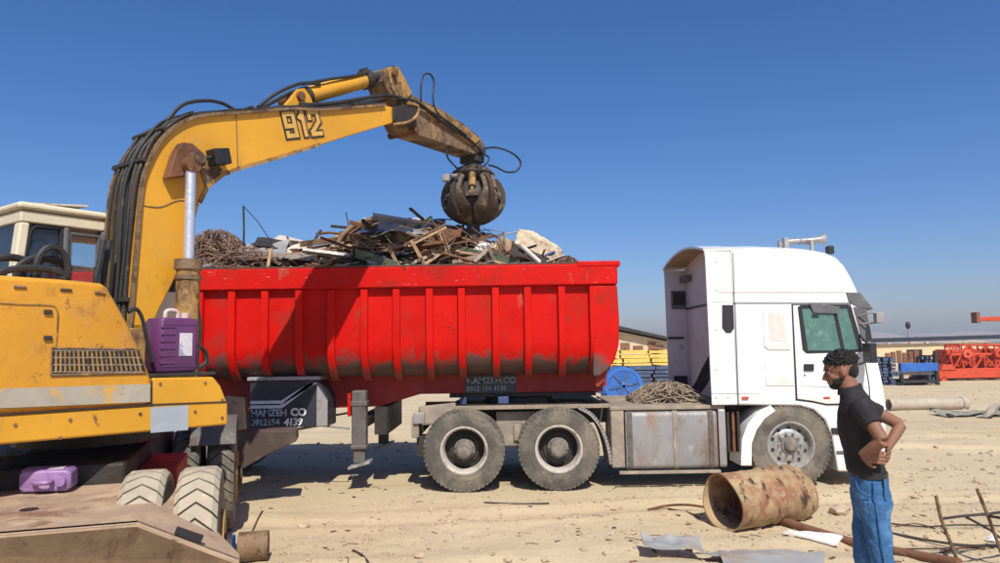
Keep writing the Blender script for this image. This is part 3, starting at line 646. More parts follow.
# ribs and panels of the near side, and plain ones on the far side
rib_px = [201, 233, 266, 300, 332, 365, 397, 430, 462, 496, 528, 562]
rib_x = [atY(p, 330, TY).x for p in rib_px]; sp = (rib_x[-1]-rib_x[0])/11
rib_x = [rib_x[0]-sp*k for k in range(5, 0, -1)]+rib_x+[rib_x[-1]+sp*.95]
RW = .10
for side in (0, 1):
    Yf = (lambda y: TY+y) if side == 0 else (lambda y: TY2-y)
    edges = [TX0+.05]+rib_x
    for a, b in zip(edges[:-1], edges[1:]):
        poly = [V((a+.004, Yf(y), z)) for y, z in offp(PROF, .012)]+[V((a+.004, Yf(y), z)) for y, z in reversed(offp(PROF, -.006))]
        mb = MB(); mb.prism(poly, (b-a-.008, 0, 0)); build('side_panel', mb, 'red_panel', trailer, ang=40)
    for x in rib_x:
        pr = offp(PROF, .092); pb = offp(PROF, .0125); pr[0] = (pr[0][0], 2.735); pr[-1] = (PROF[-1][0]-.10, pr[-1][1]+.02)
        poly = [V((x-RW/2, Yf(y), z)) for y, z in pr]+[V((x-RW/2, Yf(y), z)) for y, z in reversed(pb)]
        mb = MB(); mb.prism(poly, (RW, 0, 0)); build('rib', mb, 'red_rib', trailer, bevel=.012, ang=40)
    y0, y1 = (TY-.118, TY+.095) if side == 0 else (TY2-.095, TY2+.118)
    mb = MB(); mb.boxp(TX0, TX1-.005, y0, y1, 2.742, ZT); build('top_rail', mb, 'red_paint', trailer, bevel=.022, seg=3)
    mb = MB(); mb.boxp(TX0+.02, TX1-.25, y0+.012, y1-.012, ZT+.002, ZT+.022); build('rail_cap', mb, 'rail_edge', trailer, bevel=.006)
    # front corner post with rounded foot
    ys = TY-.093 if side == 0 else TY2-.16
    pts = [V((q.x, ys, q.z)) for q in (atY(*p, TY-.09) for p in ((593, 289), (617, 276), (619.5, 320), (619, 345), (615, 360), (608, 370), (600, 376), (593, 377)))]
    pts[0].z = 2.738; pts[1].z = 2.738
    mb = MB(); mb.prism(pts, (0, .253, 0)); build('corner_post', mb, 'red_panel', trailer, bevel=.03, seg=3)
    q = [atY(*p, TY-.02) for p in ((595, 372), (609, 368), (606, 378), (600, 387), (596, 387))]
    mb = MB(); mb.prism([V((p.x, TY+.01 if side == 0 else TY2-.11, p.z)) for p in q], (0, .10, 0)); build('corner_gusset', mb, 'red_rib', trailer, bevel=.01)
# end walls
for nm, x in (('front_wall', TX1-.17), ('tailgate', TX0-.04)):
    poly = [V((x, TY+y+.03, z)) for y, z in PROF]+[V((x, TY2-y-.03, z)) for y, z in reversed(PROF)]
    poly[0].z = poly[-1].z = ZT-.02
    mb = MB(); mb.prism(poly, (.08, 0, 0)); build(nm, mb, 'red_panel', trailer, bevel=.01)
mb = MB(); mb.boxp(TX1-.24, TX1+.02, TY+.10, TY2-.10, 2.80, ZT+.012); build('front_rail', mb, 'red_paint', trailer, bevel=.025)
mb = MB(); mb.boxp(TX1-.55, TX1+.035, TY-.128, TY+.11, ZT-.045, ZT+.035); mb.boxp(TX1-.12, TX1+.034, TY+.111, TY2-.111, ZT-.04, ZT+.034); mb.boxp(TX1-.55, TX1+.035, TY2-.11, TY2+.128, ZT-.045, ZT+.035); build('front_lip', mb, 'red_paint', trailer, bevel=.02)
# subframe rails
YR = 10.42
zb = lambda px, py: atY(px, py, YR).z
for yy in (YR, 11.62):
    x1 = atY(327, 400, YR).x; x2 = atY(380, 400, YR).x; x3 = atY(413, 393, YR).x; x4 = atY(603, 393, YR).x
    zl = zb(350, 407); zh = zb(500, 393)
    pts = [V((TX0+.2, yy, 1.565)), V((x4, yy, 1.565)), V((x4, yy, zh)), V((x3+.1, yy, zh)), V((x2, yy, zl)), V((TX0+.2, yy, zl-.08))]
    mb = MB(); mb.prism(pts, (0, .16, 0)); build('frame_rail', mb, 'red_dark', trailer, bevel=.012)
for i in range(9):
    x = TX0+.5+i*.9; mb = MB(); mb.boxp(x, x+.12, YR+.161, 11.619, 1.33, 1.55); build('cross_member', mb, 'red_dark', trailer)
mb = MB(); mb.boxp(-.75, 1.35, YR+.02, 11.74, zh-.06, zh-.004); build('coupling_plate', mb, 'dark_steel', trailer, bevel=.008)
# lettered plate on the rail
q0 = atY(465, 392, YR-.02); q1 = atY(516, 373, YR-.02)
mb = MB(); q0.z -= .035; mb.boxp(q0.x, q1.x, YR-.014, YR-.003, q0.z+.01, q1.z-.02); build('name_plate', mb, 'box_dark', trailer, bevel=.004)
mb = text_mb('HAMZEH.CO', .125, (q0.x+.02, YR-.018, q0.z+.15), (1, 0, 0), (0, 0, 1), .003, .002, space=.98); build('lettering', mb, 'letter_worn', trailer, smooth=False)
mb = text_mb('0912 154 4139', .10, (q0.x+.02, YR-.018, q0.z+.045), (1, 0, 0), (0, 0, 1), .003, .001, space=.95); build('lettering', mb, 'letter_worn', trailer, smooth=False)
# tool box with silver stripes
BY = 9.93
bx = lambda px, py, yy=BY: atY(px, py, yy)
o2 = [bx(*p) for p in ((250, 381), (318, 378), (328, 398), (327, 424), (250, 428))]
box_pts = [V((o2[0].x, BY, o2[0].z)), V((o2[1].x, BY, o2[0].z)), V((o2[2].x, BY, o2[2].z)), V((o2[2].x, BY, o2[4].z)), V((o2[0].x, BY, o2[4].z))]
mb = MB(); mb.prism(box_pts, (0, .50, 0)); tb = build('tool_box', mb, 'box_dark', trailer, bevel=.012)
z0, z1 = o2[4].z, o2[0].z
mb = MB(); mb.boxp(box_pts[0].x-.03, box_pts[1].x+.03, BY-.03, BY+.5, z1+.002, z1+.05); build('lid_edge', mb, 'grey_metal', tb, bevel=.006)
mb = MB(); xr = bx(308, 405).x; xe = bx(319, 392).x
for dz in (0, .062):
    za = bx(280, 405).z+dz-.045; s = .042
    mb.prism([V((box_pts[0].x+.01, BY-.006, za)), V((xr-.35+dz*.4, BY-.006, za)), V((xe-.12+dz*.2, BY-.006, z1-.09)), V((xe-.05-dz*.9+.04, BY-.006, z1-.04)), V((xe-.13+dz*.2, BY-.006, z1-.03)), V((xr-.38+dz*.3, BY-.006, za+s)), V((box_pts[0].x+.01, BY-.006, za+s))], (0, .004, 0))
build('stripe', mb, 'stripe_silver', tb, smooth=False)
mb = MB(); mb.prism([V((xe-.03, BY-.004, z0+.01)), V((box_pts[2].x-.005, BY-.004, z0+.01)), V((box_pts[2].x-.005, BY-.004, z1-.28)), V((xe-.03, BY-.004, z1-.05))], (0, .003, 0)); build('lit_end_face', mb, 'grey_metal', tb)  # lit end face of the box put in as a paler grey strip
mb = text_mb('HAMZEH', .125, (box_pts[0].x+.02, BY-.008, z0+.155), (1, 0, 0), (0, 0, 1), .002, .003, space=.95); build('lettering', mb, 'letter_worn', tb, smooth=False)
mb = text_mb('CO', .14, (box_pts[0].x+.56, BY-.008, z0+.155), (1, 0, 0), (0, 0, 1), .002, .006); build('lettering', mb, 'letter_white', tb, smooth=False)
mb = text_mb('0912154', .12, (box_pts[0].x+.02, BY-.008, z0+.03), (1, 0, 0), (0, 0, 1), .002, .003, space=.93); build('lettering', mb, 'letter_worn', tb, smooth=False)
mb = text_mb('4139', .135, (box_pts[0].x+.47, BY-.008, z0+.025), (1, 0, 0), (0, 0, 1), .002, .005, shear=.1, space=.9); build('lettering', mb, 'letter_white', tb, smooth=False)
# landing legs
for yy in (9.98, 12.0):
    a = atY(359, 398, 10.0); c = atY(356, 445, 10.0); f = atY(362, 462, 10.0)
    mb = MB(); mb.boxp(a.x-.10, a.x+.10, yy, yy+.17, c.z-.06, a.z+.10); mb.boxp(a.x-.115, a.x+.115, yy-.012, yy+.18, a.z-.12, a.z-.04); mb.boxp(a.x-.115, a.x+.115, yy-.012, yy+.18, c.z-.06, c.z); lg = build('landing_leg', mb, 'leg_grey', trailer, bevel=.02)
    mb = MB(); mb.boxp(a.x-.08, a.x+.08, yy+.03, yy+.14, f.z-.02, c.z-.05); build('inner_leg', mb, 'leg_grey', lg, bevel=.01)
    mb = MB(); mb.prism([V((a.x-.14, yy-.05, f.z-.10)), V((a.x+.16, yy-.05, f.z-.02)), V((a.x+.16, yy-.05, f.z+.02)), V((a.x-.14, yy-.05, f.z-.06))], (0, .28, 0)); build('foot', mb, 'grey_metal', lg, bevel=.01)
    mb = MB(); mb.boxp(a.x-.16, a.x-.116, yy+.02, yy+.12, a.z-.25, a.z+.06); build('leg_bracket', mb, 'red_paint', lg, bevel=.008)
    mb = MB(); mb.tube([(a.x-.14, yy+.05, c.z+.22), (a.x-.55, yy+.12, c.z+.26), (a.x-.9, yy+.2, c.z+.20)], .018, 6); build('crank_shaft', mb, 'grey_metal', lg)
mb = MB(); mb.boxp(a.x-.1, a.x+.1, 10.15, 12.0, .85, .97); build('leg_beam', mb, 'dark_steel', trailer)
mb = MB(); mb.boxp(a.x+.16, a.x+.34, 10.3, 11.8, .72, 1.10); build('spare_carrier', mb, 'dark_steel', trailer)
# trailer axles behind the excavator
for x in (-4.35, -5.65):
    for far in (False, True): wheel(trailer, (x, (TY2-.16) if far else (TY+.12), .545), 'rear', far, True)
    mb = MB(); mb.tube([(x, TY+.3, .545), (x, TY2-.3, .545)], .09, 12); mb.boxp(x-.35, x+.35, 10.4, 10.55, .6, .78); mb.boxp(x-.35, x+.35, 11.65, 11.8, .6, .78)
    mb.boxp(x-.06, x+.06, 10.42, 10.54, .78, 1.1); mb.boxp(x-.06, x+.06, 11.66, 11.78, .78, 1.1); build('axle', mb, 'dark_steel', trailer)

# ================================================================ TRACTOR UNIT
tractor = thing('tractor_truck', (2.4, 11.0, 0), 'white high-roof tractor truck coupled to the red tipper trailer', 'truck')
CY, CY2 = 9.8, 12.3
X1 = atY(464, 452, CY).x; X2 = atY(559, 449, CY).x; XF = atY(792, 449, CY).x
for x in (X1, X2):
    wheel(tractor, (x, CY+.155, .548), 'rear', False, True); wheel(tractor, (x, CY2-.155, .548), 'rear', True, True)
    mb = MB(); mb.tube([(x, CY+.4, .548), (x, CY2-.4, .548)], .11, 12); mb.ell((x, 11.05, .56), (.28, .24, .27)); build('axle', mb, 'dark_steel', tractor)
for far in (False, True): wheel(tractor, (XF, CY2-.17 if far else CY+.17, .545), 'front', far, False)
mb = MB(); mb.boxp(XF-.07, XF+.07, CY+.3, CY2-.3, .44, .58); build('axle', mb, 'dark_steel', tractor)
xa = atY(419, 415, 10.55).x; xz = 4.9
for yy in (10.5, 11.45):
    mb = MB(); mb.boxp(xa, xz, yy, yy+.09, .82, 1.08); build('chassis_rail', mb, 'chassis_grey', tractor, bevel=.008)
for x in (xa+.02, 0.05, 1.4, 2.2, 3.0, 4.6):
    mb = MB(); mb.boxp(x, x+.12, 10.591, 11.449, .85, 1.05); build('cross_member', mb, 'chassis_grey', tractor)
# rear end, tail light, walkway deck
z_top = atY(520, 403, 10.2).z
mb = MB(); mb.prism([V((p.x, 10.02, p.z)) for p in (atY(*q, 10.02) for q in ((418, 407), (455, 403), (457, 412), (437, 424), (424, 424)))], (0, .10, 0)); build('rear_bracket', mb, 'chassis_grey', tractor, bevel=.01)
mb = MB(); mb.boxp(xa-.04, xa+.06, 10.0, 12.1, .70, .98); build('rear_beam', mb, 'chassis_grey', tractor, bevel=.012)
q = atY(417, 418, 9.98); mb = MB(); mb.boxp(q.x-.05, q.x+.10, 9.96, 10.02, q.z-.08, q.z+.07); build('tail_light', mb, 'grey_metal', tractor, bevel=.01)
mb = MB(); mb.cyl((q.x-.1, 10.3, .80), (q.x+.02, 10.3, .80), .05, 10); mb.boxp(q.x-.02, q.x+.2, 10.1, 10.3, .45, .72); build('tow_eye', mb, 'dark_steel', tractor)
q0 = atY(456, 405, 10.0); q1 = atY(604, 402, 10.0)
mb = MB(); mb.boxp(q0.x, q1.x+.05, 10.0, 12.0, 1.085, 1.115); build('deck', mb, 'dark_steel', tractor, bevel=.006)
mb = MB(); mb.boxp(q0.x-.01, q1.x+.06, 9.955, 9.995, 1.07, 1.125); build('deck_edge', mb, 'wire_pale', tractor, bevel=.006)
mb = MB(); mb.lathe([(.001, 0), (.52, 0), (.52, .07), (.45, .10), (.12, .10), (.10, .02), (.001, .02)], (.25, 11.05, 1.116), (0, 0, 1), 32); mb.boxp(-.15, .65, 10.55, 11.55, 1.12, 1.19); build('fifth_wheel', mb, 'dark_steel', tractor)
for px in (462, 500):
    q = atY(px, 396, 10.3); mb = MB(); mb.boxp(q.x-.03, q.x+(.12 if px > 480 else .06), 10.3, 10.5, 1.12, 1.22); build('deck_box', mb, 'blue_scrap', tractor, bevel=.01)
# suspension between rear wheels
mb = MB(); q0 = atY(500, 413, 10.12); q1 = atY(540, 446, 10.12); mb.boxp(q0.x-.06, q1.x+.02, 10.1, 10.35, q1.z, q0.z+.02); build('suspension_bracket', mb, 'chassis_grey', tractor, bevel=.02)
q = atY(519, 432, 10.07); mb = MB(); mb.boxp(q.x-.07, q.x+.02, 10.06, 10.098, q.z-.12, q.z+.10); mb.boxp(q.x+.05, q.x+.16, 10.065, 10.098, q.z-.14, q.z+.12); build('bracket_plate', mb, 'chassis_grey', tractor, bevel=.008)
mb = MB()
for k in range(5): mb.boxp(X1-.1+k*.04, X2+.1-k*.04, 10.36, 10.44, .62+k*.03, .645+k*.03)
build('leaf_spring', mb, 'dark_steel', tractor)
# mudguard strip behind the second wheel
pp = [atY(*p, 9.9) for p in ((578, 409), (590, 416), (600, 430), (606, 447), (609, 464))]
sp_ = smooth_path([V((p.x, 0, p.z)) for p in pp], 5); mb = MB()
for i in range(len(sp_)-1):
    a, b = sp_[i], sp_[i+1]; mb.hexa([V((a.x, 9.82, a.z)), V((b.x, 9.82, b.z)), V((b.x, 10.36, b.z)), V((a.x, 10.36, a.z)), V((a.x+.035, 9.82, a.z+.035)), V((b.x+.04, 9.82, b.z+.02)), V((b.x+.04, 10.36, b.z+.02)), V((a.x+.035, 10.36, a.z+.035))])
build('mudguard', mb, 'grey_metal', tractor)
# fuel tank
q0 = atY(625, 412, 9.83); q1 = atY(728, 470, 9.83)
def rbox(x0, x1, y0, y1, z0, z1, r):
    mb = MB(); pts = []
    for cy, cz, a0 in ((y0+r, z1-r, 90), (y0+r, z0+r, 180), (y1-r, z0+r, 270), (y1-r, z1-r, 0)):
        for k in range(6):
            th = R(a0+k*18); pts.append(V((x0, cy+r*math.cos(th), cz+r*math.sin(th))))
    return mb.prism(pts, (x1-x0, 0, 0))
mb = rbox(q0.x, q1.x-.12, 9.83, 10.45, q1.z+.02, q0.z, .07); tk = build('fuel_tank', mb, 'tank_metal', tractor, bevel=.012)
for xx in (q0.x+.02, (q0.x+q1.x)/2-.04, q1.x-.24):
    mb = rbox(xx, xx+.07, 9.818, 10.46, q1.z+.008, q0.z+.012, .08); build('tank_strap', mb, 'chassis_grey' if xx > q0.x+.1 and xx < q1.x-.3 else 'leg_grey', tk, bevel=.005)
mb = rbox(q1.x-.10, q1.x+.0, 9.84, 10.40, q1.z+.03, q0.z+.03, .05); build('tank_end', mb, 'tank_metal', tk, bevel=.012)
mb = MB(); mb.boxp(q0.x-.19, q0.x-.01, 9.86, 10.4, q1.z+.04, q0.z+.02); build('battery_box', mb, 'chassis_grey', tractor, bevel=.02)
mb = MB(); mb.boxp(q0.x-.2, q1.x, 9.85, 10.5, q0.z+.015, q0.z+.07); build('tank_cover', mb, 'chassis_grey', tractor, bevel=.015)
mb = MB(); mb.boxp(q0.x-.1, q1.x-.1, 9.80, 9.86, q1.z-.035, q1.z+.004); build('tank_rail', mb, 'chassis_grey', tractor, bevel=.006)
for k in range(3):
    mb = MB(); xx = q1.x+.03+k*.07; mb.boxp(xx, xx+.045, 9.9, 10.3, .45, 1.0); build('air_pipe', mb, 'rust_plate' if k == 1 else 'dark_steel', tractor, bevel=.015)
# cab shell
side = [(738, 405), (733, 249), (760, 248.5), (790, 249.5), (812, 251), (826, 253.5), (836, 258), (844, 266), (850, 276), (856, 288), (861, 301), (865, 315), (871, 342), (878, 362), (883, 385), (886, 405), (886, 440), (884, 460), (879, 472), (838, 472), (836, 459), (832, 436), (825, 420), (814, 410), (800, 406)]
so = [(atY(*p, CY).x, atY(*p, CY).z) for p in side]; so[1] = (so[0][0], so[1][1])
def cab_pt(x, z, u):
    k = 1-(2*u-1)**2; return V((x+.20*k*min(1, max(0, (x-4.2)/.8)), CY+(CY2-CY)*u, z+.16*k*min(1, max(0, (z-2.5)/.65))))
mb = MB(); us = [0, .03, .1, .2, .35, .5, .65, .8, .9, .97, 1]
mb.loft([[cab_pt(x, z, u) for x, z in so] for u in us]); cab = build('cab_shell', mb, 'white_paint', tractor, bevel=.03, seg=3, ang=40)
zt = so[1][1]; xr = so[0][0]; xw = atY(712, 404, CY).x; zb_ = so[0][1]
# rear side fairings
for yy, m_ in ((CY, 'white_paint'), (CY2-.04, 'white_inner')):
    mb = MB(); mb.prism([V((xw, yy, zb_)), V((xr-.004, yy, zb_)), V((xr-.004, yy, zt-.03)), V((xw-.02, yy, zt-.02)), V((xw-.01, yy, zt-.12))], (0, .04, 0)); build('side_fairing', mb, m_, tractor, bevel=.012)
mb = MB(); rings = []
for u in [i/14 for i in range(15)]:
    y = CY+(CY2-CY)*u; k = 1-(2*u-1)**2; z = zt+.16*k-.02
    if u == 1: z -= .0
    rings.append([V((xw-.03, y, z)), V((xr-.004, y, z)), V((xr-.004, y, z+.03)), V((xw-.03, y, z+.03))])
mb.loft(rings); rf = build('roof_fairing', mb, 'white_paint', tractor)
mb = MB(); mb.loft([[p+V((.01 if k in (0, 3) else -.002, 0, -.012 if k < 2 else -.031)) for k, p in enumerate(r_)] for r_ in rings[1:-1]]); build('roof_lining', mb, 'roof_lining', rf)
# rear wall
mb = MB(); mb.prism([V((xr-.016, CY+.045, zb_+.05))]+[V((xr-.016, CY+.045+(CY2-CY-.09)*i/14, zt-.025+.16*(1-(2*i/14-1)**2))) for i in range(15)]+[V((xr-.016, CY2-.045, zb_+.05))], (.012, 0, 0)); rw = build('rear_wall', mb, 'white_inner', tractor)
mb = MB(); mb.boxp(xr-.024, xr-.017, CY+.25, CY+.95, atY(705, 337, 10.3).z, atY(705, 309, 10.3).z); build('rear_window', mb, 'dark_glass', rw, bevel=.01)
mb = MB(); mb.boxp(xr-.03, xr-.017, CY+.08, CY2-.08, 2.50, 2.53); build('rear_seam', mb, 'black_plastic', rw)
mb = MB(); mb.boxp(xr-.12, xr-.017, CY2-.5, CY2-.1, 2.96, 3.06); build('rear_bracket', mb, 'grey_plastic', rw)
fy = CY2-.05
for (p0, p1), nm in ((((673, 293), (686, 305)), 'vent'), (((668, 337), (684, 339)), 'seam'), (((674, 376), (688, 392)), 'lower_vent')):
    a = atY(*p0, fy); b = atY(*p1, fy); mb = MB(); mb.boxp(a.x, b.x, fy-.012, fy+.009, b.z, a.z); build(nm, mb, 'black_plastic', tractor, bevel=.004)
a = atY(671, 291, fy); b = atY(688, 309, fy); mb = MB(); mb.boxp(a.x, b.x, fy-.006, fy+.0085, b.z, a.z); build('vent_frame', mb, 'grey_plastic', tractor)
# hoses and cables hanging on the cab rear
mb = MB()
for k in range(5):
    y = CY+.55+k*.12; mb.tube(smooth_path([(xr-.05, y, 1.95-.05*k), (xr-.15, y+.05, 1.55), (xr-.35, y+.1, 1.22), (xr-.7, y+.2, 1.22)], 6), .016, 6)
build('air_hoses', mb, 'rubber_hose', tractor)
mb = MB(); mb.boxp(xr-.12, xr-.03, CY+.15, CY+.55, 1.10, 1.75); build('gearbox_cover', mb, 'dark_steel', tractor, bevel=.03)
# louvre slot on near fairing
def side_prism(pts, y0, th, nm, m_, parent=tractor, bevel=.0, plane=CY):
    q = [atY(*p, plane) for p in pts]; mb = MB(); mb.prism([V((p.x, y0, p.z)) for p in q], (0, th, 0)); return build(nm, mb, m_, parent, bevel=bevel)
side_prism([(722, 305), (733, 305), (734, 328), (731, 333), (726, 333), (722, 328)], CY-.006, .005, 'louvre', 'black_plastic', bevel=.0)
# seams and pressed panels
def strip(p, q, w, nm='panel_gap', m_='grey_plastic', y=CY-.0035):
    a = atY(*p, CY); b = atY(*q, CY); d = (b-a); d.y = 0; d.normalize(); nrm = V((-d.z, 0, d.x))*w/2
    mb = MB(); mb.prism([V((v.x, y, v.z)) for v in (a-nrm, b-nrm, b+nrm, a+nrm)], (0, .003, 0)); return build(nm, mb, m_, tractor)
strip((733, 253), (734.5, 303), .010); strip((735, 303), (738.5, 404), .012); strip((718, 292.5), (849, 292.5), .008, m_='grey_metal')
strip((733, 303.2), (852, 303.2), .016); strip((712, 393.5), (760, 394), .006, m_='grey_metal'); strip((712, 302), (732, 302.5), .006, m_='grey_metal')
side_prism([(765, 308), (785, 308), (790, 312), (792, 345), (790, 350), (768, 350), (764, 346), (763, 312)], CY-.012, .010, 'blank_window', 'white_paint', bevel=.008)
side_prism([(768, 313), (784, 313), (786, 341), (769, 341)], CY-.0155, .003, 'decal', 'decal_beige')
mb = text_mb('387', .085, (atY(822, 371, CY).x, CY-.022, atY(822, 371, CY).z), (1, 0, 0), (0, 0, 1), .002, .002, shear=.25, space=1.15)
lt = mb
side_prism([(765, 363), (793, 363), (794, 386), (766, 386)], CY-.010, .008, 'side_hatch', 'white_paint', bevel=.006)
side_prism([(791.3, 304.3), (850.3, 304.3), (862.5, 345), (869.5, 385), (870.5, 405), (826, 405.5), (812, 402.5), (795.5, 400.5)], CY-.0055, .005, 'door_gap', 'black_plastic')
strip((800, 386), (866, 388), .006, 'door_crease', 'grey_metal', CY-.021)
door = side_prism([(792.5, 305.5), (849, 305.5), (861, 345), (868, 385), (869, 403), (826, 404), (812, 401), (797, 399)], CY-.018, .016, 'door', 'white_paint', bevel=.010)
build('lettering', lt, 'letter_black', door, smooth=False)
mat('window_teal', (.085, .185, .155), .08, var=.22, vs=7, spots=(((.16, .29, .24), 9, .55, .14), ((.05, .10, .09), 4, .58, .12)), bump=.02)
side_prism([(797, 307), (801, 305), (847, 305), (851, 308), (858, 334), (862, 352), (806, 353.5), (802, 350)], CY-.024, .005, 'window_seal', 'black_plastic', door, bevel=.002)
w1 = side_prism([(801, 309), (831, 309), (840, 350.5), (807, 350.5)], CY-.029, .004, 'window', 'window_teal', door)
w2 = side_prism([(835, 309), (846, 309), (857, 349), (844, 350.5)], CY-.029, .004, 'quarter_window', 'window_teal', door)
side_prism([(808, 304), (815, 303.5), (838, 307), (836, 314), (812, 313)], CY-.055, .025, 'wind_deflector', 'grey_plastic', door, bevel=.006)
mb = MB(); q = atY(829, 316, CY); mb.box((q.x-.2, CY-.034, q.z), (.09, .006, .04)); build('sticker', mb, 'black_plastic', door)
side_prism([(803, 364), (813, 364), (813, 371), (803, 371)], CY-.038, .018, 'door_handle', 'black_plastic', door, bevel=.006)
q = atY(804, 375, CY); mb = MB(); mb.cyl((q.x, CY-.026, q.z), (q.x, CY-.017, q.z), .014, 12); build('door_lock', mb, 'grey_metal', door)
# windscreen, visor, mirrors, front
wsp = [(863.5, 310), (867, 322), (871.5, 341)]
mb = MB(); rings = []
for u in [.06+.88*i/12 for i in range(13)]:
    outer = [cab_pt(atY(*p, CY).x+.006, atY(*p, CY).z, u) for p in wsp]; rings.append(outer+[p-V((.02, 0, 0)) for p in reversed(outer)])
mb.loft(rings); build('windscreen', mb, 'dark_glass', tractor)
pv = [(846, 292.5), (860, 292.5), (871, 309.5), (858, 307), (849, 302)]; mb = MB(); rings = []
for u in [-.006+1.012*i/12 for i in range(13)]:
    rings.append([cab_pt(atY(*p, CY).x+(.03 if k in (2,) else 0), atY(*p, CY).z, u) for k, p in enumerate(pv)])
mb.loft(rings); build('sun_visor', mb, 'grey_plastic', tractor, bevel=.006)
side_prism([(853, 307), (866, 309), (872, 340), (868, 342), (862, 341)], CY-.012, .03, 'pillar_trim', 'grey_plastic', bevel=.004)
q = atY(867, 318, 9.65); mb = MB()
mb.tube(smooth_path([V((q.x-.05, 9.78, q.z+.03)), V((q.x+.09, 9.66, q.z+.07)), V((q.x+.18, 9.62, q.z+.01)), V((q.x+.16, 9.64, q.z-.06)), V((q.x-.03, 9.78, q.z-.07))], 6), .012, 6)
mb.box((q.x+.13, 9.60, q.z), (.10, .09, .13)); build('mirror', mb, 'grey_metal', tractor, bevel=.01)
q = atY(869, 353, 9.6); mb = MB(); mb.box((q.x, 9.58, q.z), (.09, .20, .26)); mb.tube([(q.x, 9.6, q.z+.1), (q.x-.02, 9.8, q.z+.25)], .014, 6); mb.tube([(q.x, 9.6, q.z-.1), (q.x-.06, 9.8, q.z-.16)], .014, 6); build('mirror', mb, 'black_plastic', tractor, bevel=.02)
q = atY(869, 353, 12.5); mb = MB(); mb.box((5.0, 12.55, 2.0), (.09, .20, .30)); mb.tube([(5.0, 12.5, 2.1), (4.9, 12.3, 2.2)], .014, 6); build('mirror', mb, 'black_plastic', tractor, bevel=.02)
mb = MB(); rings = []
for u in [.14+.72*i/10 for i in range(11)]:
    o_ = [cab_pt(x+.008, z, u) for x, z in ((so[14][0], 1.42), (so[15][0], 1.1), (so[16][0], .78))]; rings.append(o_+[p-V((.03, 0, 0)) for p in reversed(o_)])
mb.loft(rings); build('grille', mb, 'black_plastic', tractor)
for u in (.08, .92):
    c = cab_pt(so[17][0], .62, u); mb = MB(); mb.box(c+V((-.02, 0, 0)), (.1, .3, .16)); build('headlight', mb, 'grey_metal', tractor, bevel=.03)
# front wheel fender and step
pf = [atY(*p, CY) for p in ((741, 466), (742, 440), (748, 424), (758, 412), (771, 405.5))]
po = [atY(*p, CY) for p in ((752, 466), (752, 444), (757, 430), (765, 419), (776, 411))]
mb = MB(); mb.prism([V((p.x, CY+.004, p.z)) for p in pf]+[V((p.x, CY+.004, p.z)) for p in reversed(po)], (0, .5, 0)); build('fender', mb, 'white_paint', tractor, bevel=.008)
mb = MB(); mb.boxp(XF-.7, XF+.65, CY+.5, CY2-.5, 1.0, 1.07); build('cab_floor', mb, 'black_plastic', tractor)
mb = MB(); xs0 = atY(836, 470, CY).x; mb.boxp(xs0+.02, xs0+.22, CY-.008, CY+.25, .42, .47); build('cab_step', mb, 'grey_plastic', tractor, bevel=.008)
mb = MB(); mb.boxp(xs0+.02, xs0+.18, CY-.008, CY+.2, .68, .72); build('cab_step', mb, 'grey_plastic', tractor, bevel=.008)
side_prism([(831, 428), (842, 428), (842, 434), (832, 434)], CY-.02, .03, 'step_light', 'black_plastic', bevel=.005)
# roof horns
a = atY(783, 246.5, 10.6); mb = MB()
zb2 = zt+.035
mb.tube([(a.x, 10.5, zb2+.16), (a.x+.40, 10.5, zb2+.175), (a.x+.50, 10.5, zb2+.18), (a.x+.57, 10.5, zb2+.18)], [.028, .03, .05, .085], 12)
mb.boxp(a.x-.03, a.x+.03, 10.45, 10.55, zb2-.06, zb2+.21); mb.boxp(a.x+.36, a.x+.40, 10.47, 10.53, zb2-.06, zb2+.16); build('air_horn', mb, 'rim_worn', tractor, bevel=0)
mb = MB(); mb.tube([(a.x+.02, 10.75, zb2+.17), (a.x+.35, 10.75, zb2+.18), (a.x+.46, 10.75, zb2+.19), (a.x+.52, 10.75, zb2+.19)], [.026, .028, .05, .08], 12); mb.boxp(a.x-.01, a.x+.05, 10.72, 10.78, zb2-.06, zb2+.2); build('air_horn', mb, 'rim_worn', tractor)
a = atY(834, 252, 10.3); mb = MB(); mb.box((a.x-.06, 10.3, zt+.03), (.09, .12, .12)); build('roof_lamp', mb, 'black_plastic', tractor, bevel=.02)
# pale wire tangle lying on the chassis behind the cab
def tangle(name, c, rad, n, r, matn, seed, label, cat='wire', straight=.38, dome=.9):
    random.seed(seed); mb = MB(); c = V(c)
    for i in range(n):
        p = c+V((rnd(-1, 1)*rad[0], rnd(-1, 1)*rad[1], rnd(0, 1)*rad[2])); d = V((rnd(-1, 1), rnd(-1, 1), rnd(-.5, .5))).normalized(); pts = [p]; L = rnd(.3, .75)*max(rad)*2
        for k in range(5):
            d = (d+V((rnd(-1, 1), rnd(-1, 1), rnd(-.8, .8)))*straight).normalized(); q = pts[-1]+d*L/4
            for ax in range(3):
                lo = c[ax]-(rad[ax] if ax < 2 else 0); hi = c[ax]+rad[ax]
                if q[ax] < lo or q[ax] > hi: d[ax] *= -1
                q[ax] = min(max(q[ax], lo), hi)
            pts.append(q)
        for q in pts:
            e_ = ((q.x-c.x)/rad[0])**2*.8+((q.y-c.y)/rad[1])**2*.3; q.z = c.z+(q.z-c.z)*max(.12, 1-e_*dome)
        mb.tube(smooth_path(pts, 3), r*rnd(.7, 1.3), 5)
    return tag(build(name, mb, matn), label, cat)
q = atY(668, 397, 10.5)
tangle('wire_tangle', (q.x-.02, 10.55, 1.10), (.52, .40, .30), 190, .0075, 'wire_pale', 5, 'tangle of dull wire and rods lying on the chassis behind the white cab')
